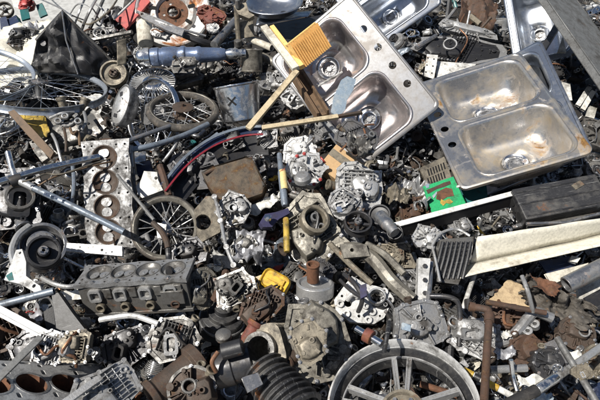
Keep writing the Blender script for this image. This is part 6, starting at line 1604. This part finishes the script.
KINDS = [  # name, category, builder, materials, weight
    ('hex_bolt', 'bolt', fp_bolt, STEELM, 3), ('coil_spring', 'spring', fp_spring, ['dark_steel', 'grey_steel', 'brown_rust', 'black_paint', 'rust'], 3),
    ('gear', 'gear', fp_gear, STEELM, 4), ('small_pulley', 'pulley', fp_pulley, STEELM + ['black_plastic'], 5), ('angle_bracket', 'bracket', fp_bracket, STEELM + ['white_paint', 'galvanised_steel', 'tan_casting'], 8),
    ('pipe_flange', 'flange', fp_flange, CASTM, 5), ('piston', 'piston', fp_piston, CASTM, 4), ('connecting_rod', 'connecting rod', fp_conrod, STEELM, 5),
    ('pipe_elbow', 'pipe', fp_elbow, STEELM + ['copper', 'cast_aluminium'], 6), ('bent_pipe', 'pipe', fp_pipe, STEELM + ['black_plastic', 'pale_aluminium', 'galvanised_steel', 'copper'], 9),
    ('ball_bearing', 'bearing', fp_ring, ['bright_steel', 'grey_steel', 'brown_rust', 'oily_casting'], 4), ('cable_coil', 'cable', fp_loop, ['black_plastic', 'rubber', 'grey_steel', 'copper', 'maroon_paint', 'blue_paint', 'tan_casting'], 8),
    ('sheet_scrap', 'sheet metal', fp_sheet, ['foil', 'galvanised_steel', 'rust', 'brown_rust', 'dark_steel', 'white_paint', 'black_paint', 'grey_blue_paint', 'tan_casting'], 8),
    ('starter_motor', 'motor', fp_starter, ['dark_steel', 'oily_casting', 'cast_aluminium', 'black_paint', 'brown_rust'], 5), ('finned_block', 'heat sink', fp_fins, CASTM, 5),
    ('flat_link', 'link bar', fp_bar, STEELM + ['galvanised_steel', 'white_paint'], 6), ('rubber_hose', 'hose', fp_hose, ['rubber', 'black_plastic', 'rubber', 'dusty_rubber', 'grey_blue_paint'], 6),
    ('engine_valve', 'valve', fp_valve, ['grey_steel', 'brown_rust', 'bright_steel', 'dark_steel'], 3), ('drive_chain', 'chain', fp_chain, ['dark_steel', 'brown_rust', 'grey_steel', 'rust'], 4),
    ('intake_manifold', 'manifold', fp_manifold, CASTM, 5), ('carburettor', 'carburettor', fp_carb, CASTM, 5), ('brake_disc', 'brake disc', fp_disc, ['brown_rust', 'grey_steel', 'rust', 'dark_steel'], 3),
    ('plastic_shard', 'plastic shard', fp_shard, ['red_paint', 'teal_plastic', 'blue_paint', 'white_plastic', 'yellow_plastic', 'black_plastic', 'cream_paint', 'paper'], 5),
    ('control_unit', 'control unit', fp_block, ['black_plastic', 'cast_aluminium', 'oily_casting', 'grey_blue_paint', 'dark_steel'], 4), ('chain_sprocket', 'sprocket', fp_sprocket, STEELM, 3),
    ('small_casting', 'casting', None, CASTM, 15), ('steel_wire', 'wire', fp_wire, ['bright_steel', 'grey_steel', 'dark_steel', 'galvanised_steel', 'brown_rust', 'black_plastic', 'pale_aluminium'], 12),
    ('thin_rod', 'rod', fp_rod, ['bright_steel', 'grey_steel', 'pale_aluminium', 'dark_steel', 'rust'], 10), ('gear_shaft', 'shaft', fp_shaft, ['bright_steel', 'grey_steel', 'dark_steel', 'oily_casting', 'brown_rust'], 7),
    ('alternator', 'alternator', fp_alt, ['cast_aluminium', 'pale_aluminium', 'oily_casting', 'tan_casting'], 6), ('cylinder_barrel', 'cylinder barrel', fp_barrel, CASTM, 5)]
COLOUR = {'cast_aluminium': 'grey', 'oily_casting': 'oily dark', 'pale_aluminium': 'pale', 'tan_casting': 'tan', 'dark_steel': 'blackened', 'sandy_casting': 'sandy', 'brown_rust': 'brown rusted', 'rust': 'rusty', 'grey_steel': 'dull steel',
          'bright_steel': 'shiny', 'black_paint': 'black painted', 'black_plastic': 'black', 'white_paint': 'white', 'galvanised_steel': 'blue-grey', 'copper': 'coppery', 'rubber': 'black rubber', 'dusty_rubber': 'dusty', 'foil': 'silvery',
          'maroon_paint': 'dark red', 'blue_paint': 'blue', 'red_paint': 'red', 'teal_plastic': 'teal', 'white_plastic': 'off-white', 'yellow_plastic': 'yellow', 'cream_paint': 'cream', 'paper': 'papery white', 'grey_blue_paint': 'slate blue'}
FR = random.Random(11)
PROTO = {}
def proto(k, v):
    if (k, v) in PROTO: return PROTO[k, v]
    name, cat, fn, mats, w = KINDS[k]; r = random.Random(k * 31 + v)
    if fn is None:
        root = bpy.data.objects.new('tmp', None); COL.objects.link(root)
        s = r.uniform(.08, .12)
        lump('', '', '', Matrix.Identity(4), s * r.uniform(1, 1.4), s, s * r.uniform(.5, .8), 900 + v, root=root, round_=(v % 4 == 0))
        parts = [(c.name.split('.')[0], c.data, c, [s.material.name for s in c.material_slots]) for c in root.children]
        sub = {c.name: [(g.name.split('.')[0], g.data, g.active_material.name) for g in c.children] for c in root.children}
        out = []
        for c in list(root.children):
            out.append((c.name.split('.')[0], c.data, None if c.name.startswith(('housing', 'flange', 'port')) else c.active_material.name, [(g.name.split('.')[0], g.data, g.active_material.name) for g in c.children], .0015))
            for g in list(c.children): bpy.data.objects.remove(g)
            bpy.data.objects.remove(c)
        bpy.data.objects.remove(root)
        res = (out, s * .62)
    else:
        parts, rad = fn(r)
        out = []
        for pn, mb, mk in parts:
            me = mb.mesh(pn, 38); me.materials.append(MATS[mk or mats[0]]); out.append((pn, me, mk, [], .0008 if name not in ('cable_coil', 'coil_spring', 'bent_pipe', 'rubber_hose', 'sheet_scrap', 'hex_bolt', 'steel_wire', 'thin_rod') else 0))
        res = (out, rad)
    PROTO[k, v] = res
    return res

LMP = [(lm, pix(p)) for lm, p in LANDMARKS]
USED = set(o['label'] for o in bpy.data.objects if o.get('label'))
def near(px, py):
    return sorted(LMP, key=lambda t: hypot(t[1][0] - px, t[1][1] - py))
def relation(px, py, q):
    dx, dy = px - q[0], py - q[1]
    if abs(dx) > abs(dy): return 'beside'
    return 'in front of' if dy > 0 else 'behind'
def label_for(size, col, noun, px, py):
    n = near(px, py)
    for i in range(3):
        for j in range(5):
            if i == j: continue
            a, c = n[i][0], n[j][0]
            t = f'{size} {col} {noun} {relation(px, py, n[i][1])} {a}, towards {c[4:]}' if False else f'{col} {noun} {relation(px, py, n[i][1])} {a}' if j == (1 if i == 0 else 0) else f'{col} {noun} between {a} and {c}'
            if j == 4: t = f'{size} ' + t
            if t not in USED and len(t.split()) <= 16: return t
    return None

GROUPS = {}
def place(k, v, px, py, z, mk, sc, size, rot=None):
    name, cat, fn, mats, w = KINDS[k]
    noun = name.replace('_', ' ')
    lab = label_for(size, COLOUR[mk], noun, px, py)
    if not lab: return False
    USED.add(lab)
    parts, rad = proto(k, v)
    p = P(px, py, z)
    root = bpy.data.objects.new(name, None); COL.objects.link(root); root.empty_display_size = .02
    root.location = p; root.scale = (sc, sc, sc)
    root.rotation_euler = rot or (FR.gauss(-.1, .38), FR.gauss(0, .38), FR.uniform(0, 6.28))
    root['label'] = lab; root['category'] = cat; root['kind'] = 'thing'; root['group'] = 'loose ' + ({'chassis': 'chassis'}.get(name) or noun + ('es' if noun.endswith('x') else 's')) + ' in the scrap heap'
    for pn, me, m2, subs, bev in parts:
        o = bpy.data.objects.new(pn, me); COL.objects.link(o); o.parent = root
        o.material_slots[0].link = 'OBJECT'; o.material_slots[0].material = MATS[m2 or mk]
        if bev:
            b = o.modifiers.new('bevel', 'BEVEL'); b.width = bev; b.segments = 1; b.limit_method = 'ANGLE'; b.angle_limit = radians(40)
        for gn, gm, gk in subs:
            g = bpy.data.objects.new(gn, gm); COL.objects.link(g); g.parent = o
    return True

DARK_GAPS = [(39, 90, 60, 18), (403, 405, 62, 50), (412, 140, 26, 34), (470, 214, 48, 10), (510, 270, 30, 14), (578, 100, 18, 36), (186, 182, 24, 24), (224, 308, 18, 22), (480, 45, 30, 14), (30, 170, 26, 18), (40, 130, 34, 16), (200, 330, 24, 12), (450, 340, 14, 30), (120, 335, 50, 12), (290, 30, 30, 14)]  # gaps where scrap is sparse and picked dark, shade put into its colour
def dark_gap(px, py): return any(((px - a) / c) ** 2 + ((py - b_) / d) ** 2 < 1 for a, b_, c, d in DARK_GAPS)
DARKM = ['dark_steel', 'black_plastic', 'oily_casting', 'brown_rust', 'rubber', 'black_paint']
cov = mask * 2.0                                   # how full each place of the picture is
WTS = [k[4] for k in KINDS]
TANGLE = [{'steel_wire': 10, 'thin_rod': 8, 'cable_coil': 3, 'bent_pipe': 4, 'flat_link': 4, 'sheet_scrap': 4, 'gear_shaft': 2}.get(k[0], 0) for k in KINDS]
def disc_idx(px, py, r):
    i0, i1 = max(0, int((px - r - X0) / STEP)), min(NX, int((px + r - X0) / STEP) + 1)
    j0, j1 = max(0, int((py - r - Y0) / STEP)), min(NY, int((py + r - Y0) / STEP) + 1)
    if i1 <= i0 or j1 <= j0: return None
    jj, ii = np.mgrid[j0:j1, i0:i1]
    m = ((ii * STEP + X0 - px) ** 2 + (jj * STEP + Y0 - py) ** 2) <= r * r
    return jj[m], ii[m]
BACK = lambda x, y: hz(x, y) > -.3
NPL = 0
for (tries, lo, hi, maxhero, maxcov, lift) in ((500, 1.25, 1.6, .14, .5, .02), (1500, .9, 1.25, .2, .8, .03), (4200, .6, .95, .3, 1.4, .05), (9000, .4, .62, .42, 1.9, .08), (1400, .6, 1.05, .34, 9, .12)):
    for t in range(tries):
        if NPL >= (1200 if maxcov < 9 else 1500): break
        px, py = FR.uniform(-60, 660), FR.uniform(-25, 455)
        k = FR.choices(range(len(KINDS)), WTS if maxcov < 9 else TANGLE)[0]; v = FR.randrange(5 if KINDS[k][2] is None else 3)
        sc = FR.uniform(lo, hi)
        p = P(px, py, 0)
        z0 = hz(p.x, p.y)
        if not BACK(p.x, p.y): continue
        z = z0 + lift * .5 + FR.uniform(-.01, .045)
        rad = proto(k, v)[1] * sc
        rp = rad * FPX / pix(P(px, py, z))[2]
        ix = disc_idx(px, py, rp * .85)
        if ix is None or len(ix[0]) == 0: continue
        if hit[ix].mean() > maxhero or cov[ix].mean() - hit[ix].mean() * 2 * .5 > maxcov: continue
        mk = FR.choice(KINDS[k][3])
        if dark_gap(px, py):
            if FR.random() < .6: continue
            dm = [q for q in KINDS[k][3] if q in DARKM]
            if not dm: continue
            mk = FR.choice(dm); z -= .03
        if place(k, v, px, py, z, mk, sc, 'big' if sc > 1.1 else 'small' if sc < .7 else 'medium-sized'):
            ix2 = disc_idx(px, py, rp * .7)
            cov[ix2] += 1.0; NPL += 1
print('FILL', NPL, 'free share', float((cov[15:215, 35:335] < .5).mean()))

# ------------------------------------------------------------------ crumbs of metal covering the heap
def crumbs():
    r = random.Random(5); b = MB(); n = 0
    while n < 15000:
        px, py = r.uniform(-60, 660), r.uniform(-40, 455)
        i, j = int((px - X0) / STEP), int((py - Y0) / STEP)
        if 0 <= i < NX and 0 <= j < NY and hit[j, i] and r.random() < .8: continue
        q = P(px, py, 0); z = hz(q.x, q.y)
        if z < -.36: continue
        q = P(px, py, z)
        z = hz(q.x, q.y)
        m = Tm(q.x, q.y, z + r.uniform(0, .05)) @ Rm('Z', r.uniform(0, 360)) @ Rm('X', r.gauss(0, 40)) @ Rm('Y', r.gauss(0, 40))
        if dark_gap(px, py) and r.random() < .45: n += 1; continue
        b.k = r.choice((0, 0, 0, 1, 1, 1, 2, 3, 3, 3, 3, 4, 5, 5, 5, 6, 7, 7, 7, 8, 8))
        t = r.random(); s = r.uniform(.007, .03) * r.uniform(.5, 1)
        if t < .35: b.box(s * r.uniform(1, 4), s * r.uniform(.6, 1.4), .002 + s * r.random() * .4, m, taper=r.uniform(.6, 1))
        elif t < .48: b.cyl(s * r.uniform(.12, .3), s * r.uniform(1.5, 5), 7, m)
        elif t < .62: b.path(smooth_pts([m @ V((r.uniform(-3, 3) * s, r.uniform(-3, 3) * s, r.uniform(0, 1) * s)) for q in range(4)], 3), r.uniform(.0012, .003), 5)
        elif t < .75: b.tube(s * .7, s * .4, s * .3, 12, m)
        elif t < .85: b.cyl(s * .5, s * .4, 6, m)
        else:
            c = blob(r, s * 3, s * 2, 6, .4, 1); b.prism(c, .0015, m, bulge=lambda x, y: 6 * (x * x - y * y))
        n += 1
    o = link('metal_debris', b, ['dark_steel', 'oily_casting', 'brown_rust', 'cast_aluminium', 'rust', 'grey_steel', 'tan_casting', 'pale_aluminium', 'bright_steel'], None, 0)
    o['kind'] = 'stuff'; o['label'] = 'small metal crumbs and chips filling the gaps of the scrap heap'; o['category'] = 'debris'
crumbs()

SUN_AZ, SUN_EL = radians(-122.0), radians(56)     # azimuth from +Y towards +X
sd = V((sin(SUN_AZ) * cos(SUN_EL), cos(SUN_AZ) * cos(SUN_EL), sin(SUN_EL)))
sun = bpy.data.lights.new('sun', 'SUN'); sun.energy = 5.0; sun.angle = radians(.53); sun.color = (1, .955, .88)
so = bpy.data.objects.new('sun', sun); COL.objects.link(so)
so.rotation_euler = sd.to_track_quat('Z', 'Y').to_euler()
w = bpy.data.worlds.new('World'); scene.world = w; w.use_nodes = True
nt = w.node_tree; bg = nt.nodes['Background']
sk = nt.nodes.new('ShaderNodeTexSky'); sk.sky_type = 'NISHITA'; sk.sun_disc = False
sk.sun_elevation = SUN_EL; sk.sun_rotation = SUN_AZ
nt.links.new(sk.outputs[0], bg.inputs[0]); bg.inputs[1].default_value = .05
scene.view_settings.view_transform = 'Standard'; scene.view_settings.look = 'None'
scene.view_settings.exposure = .42; scene.view_settings.gamma = 1; scene.view_settings.use_curve_mapping = False
scene.cycles.max_bounces = 8
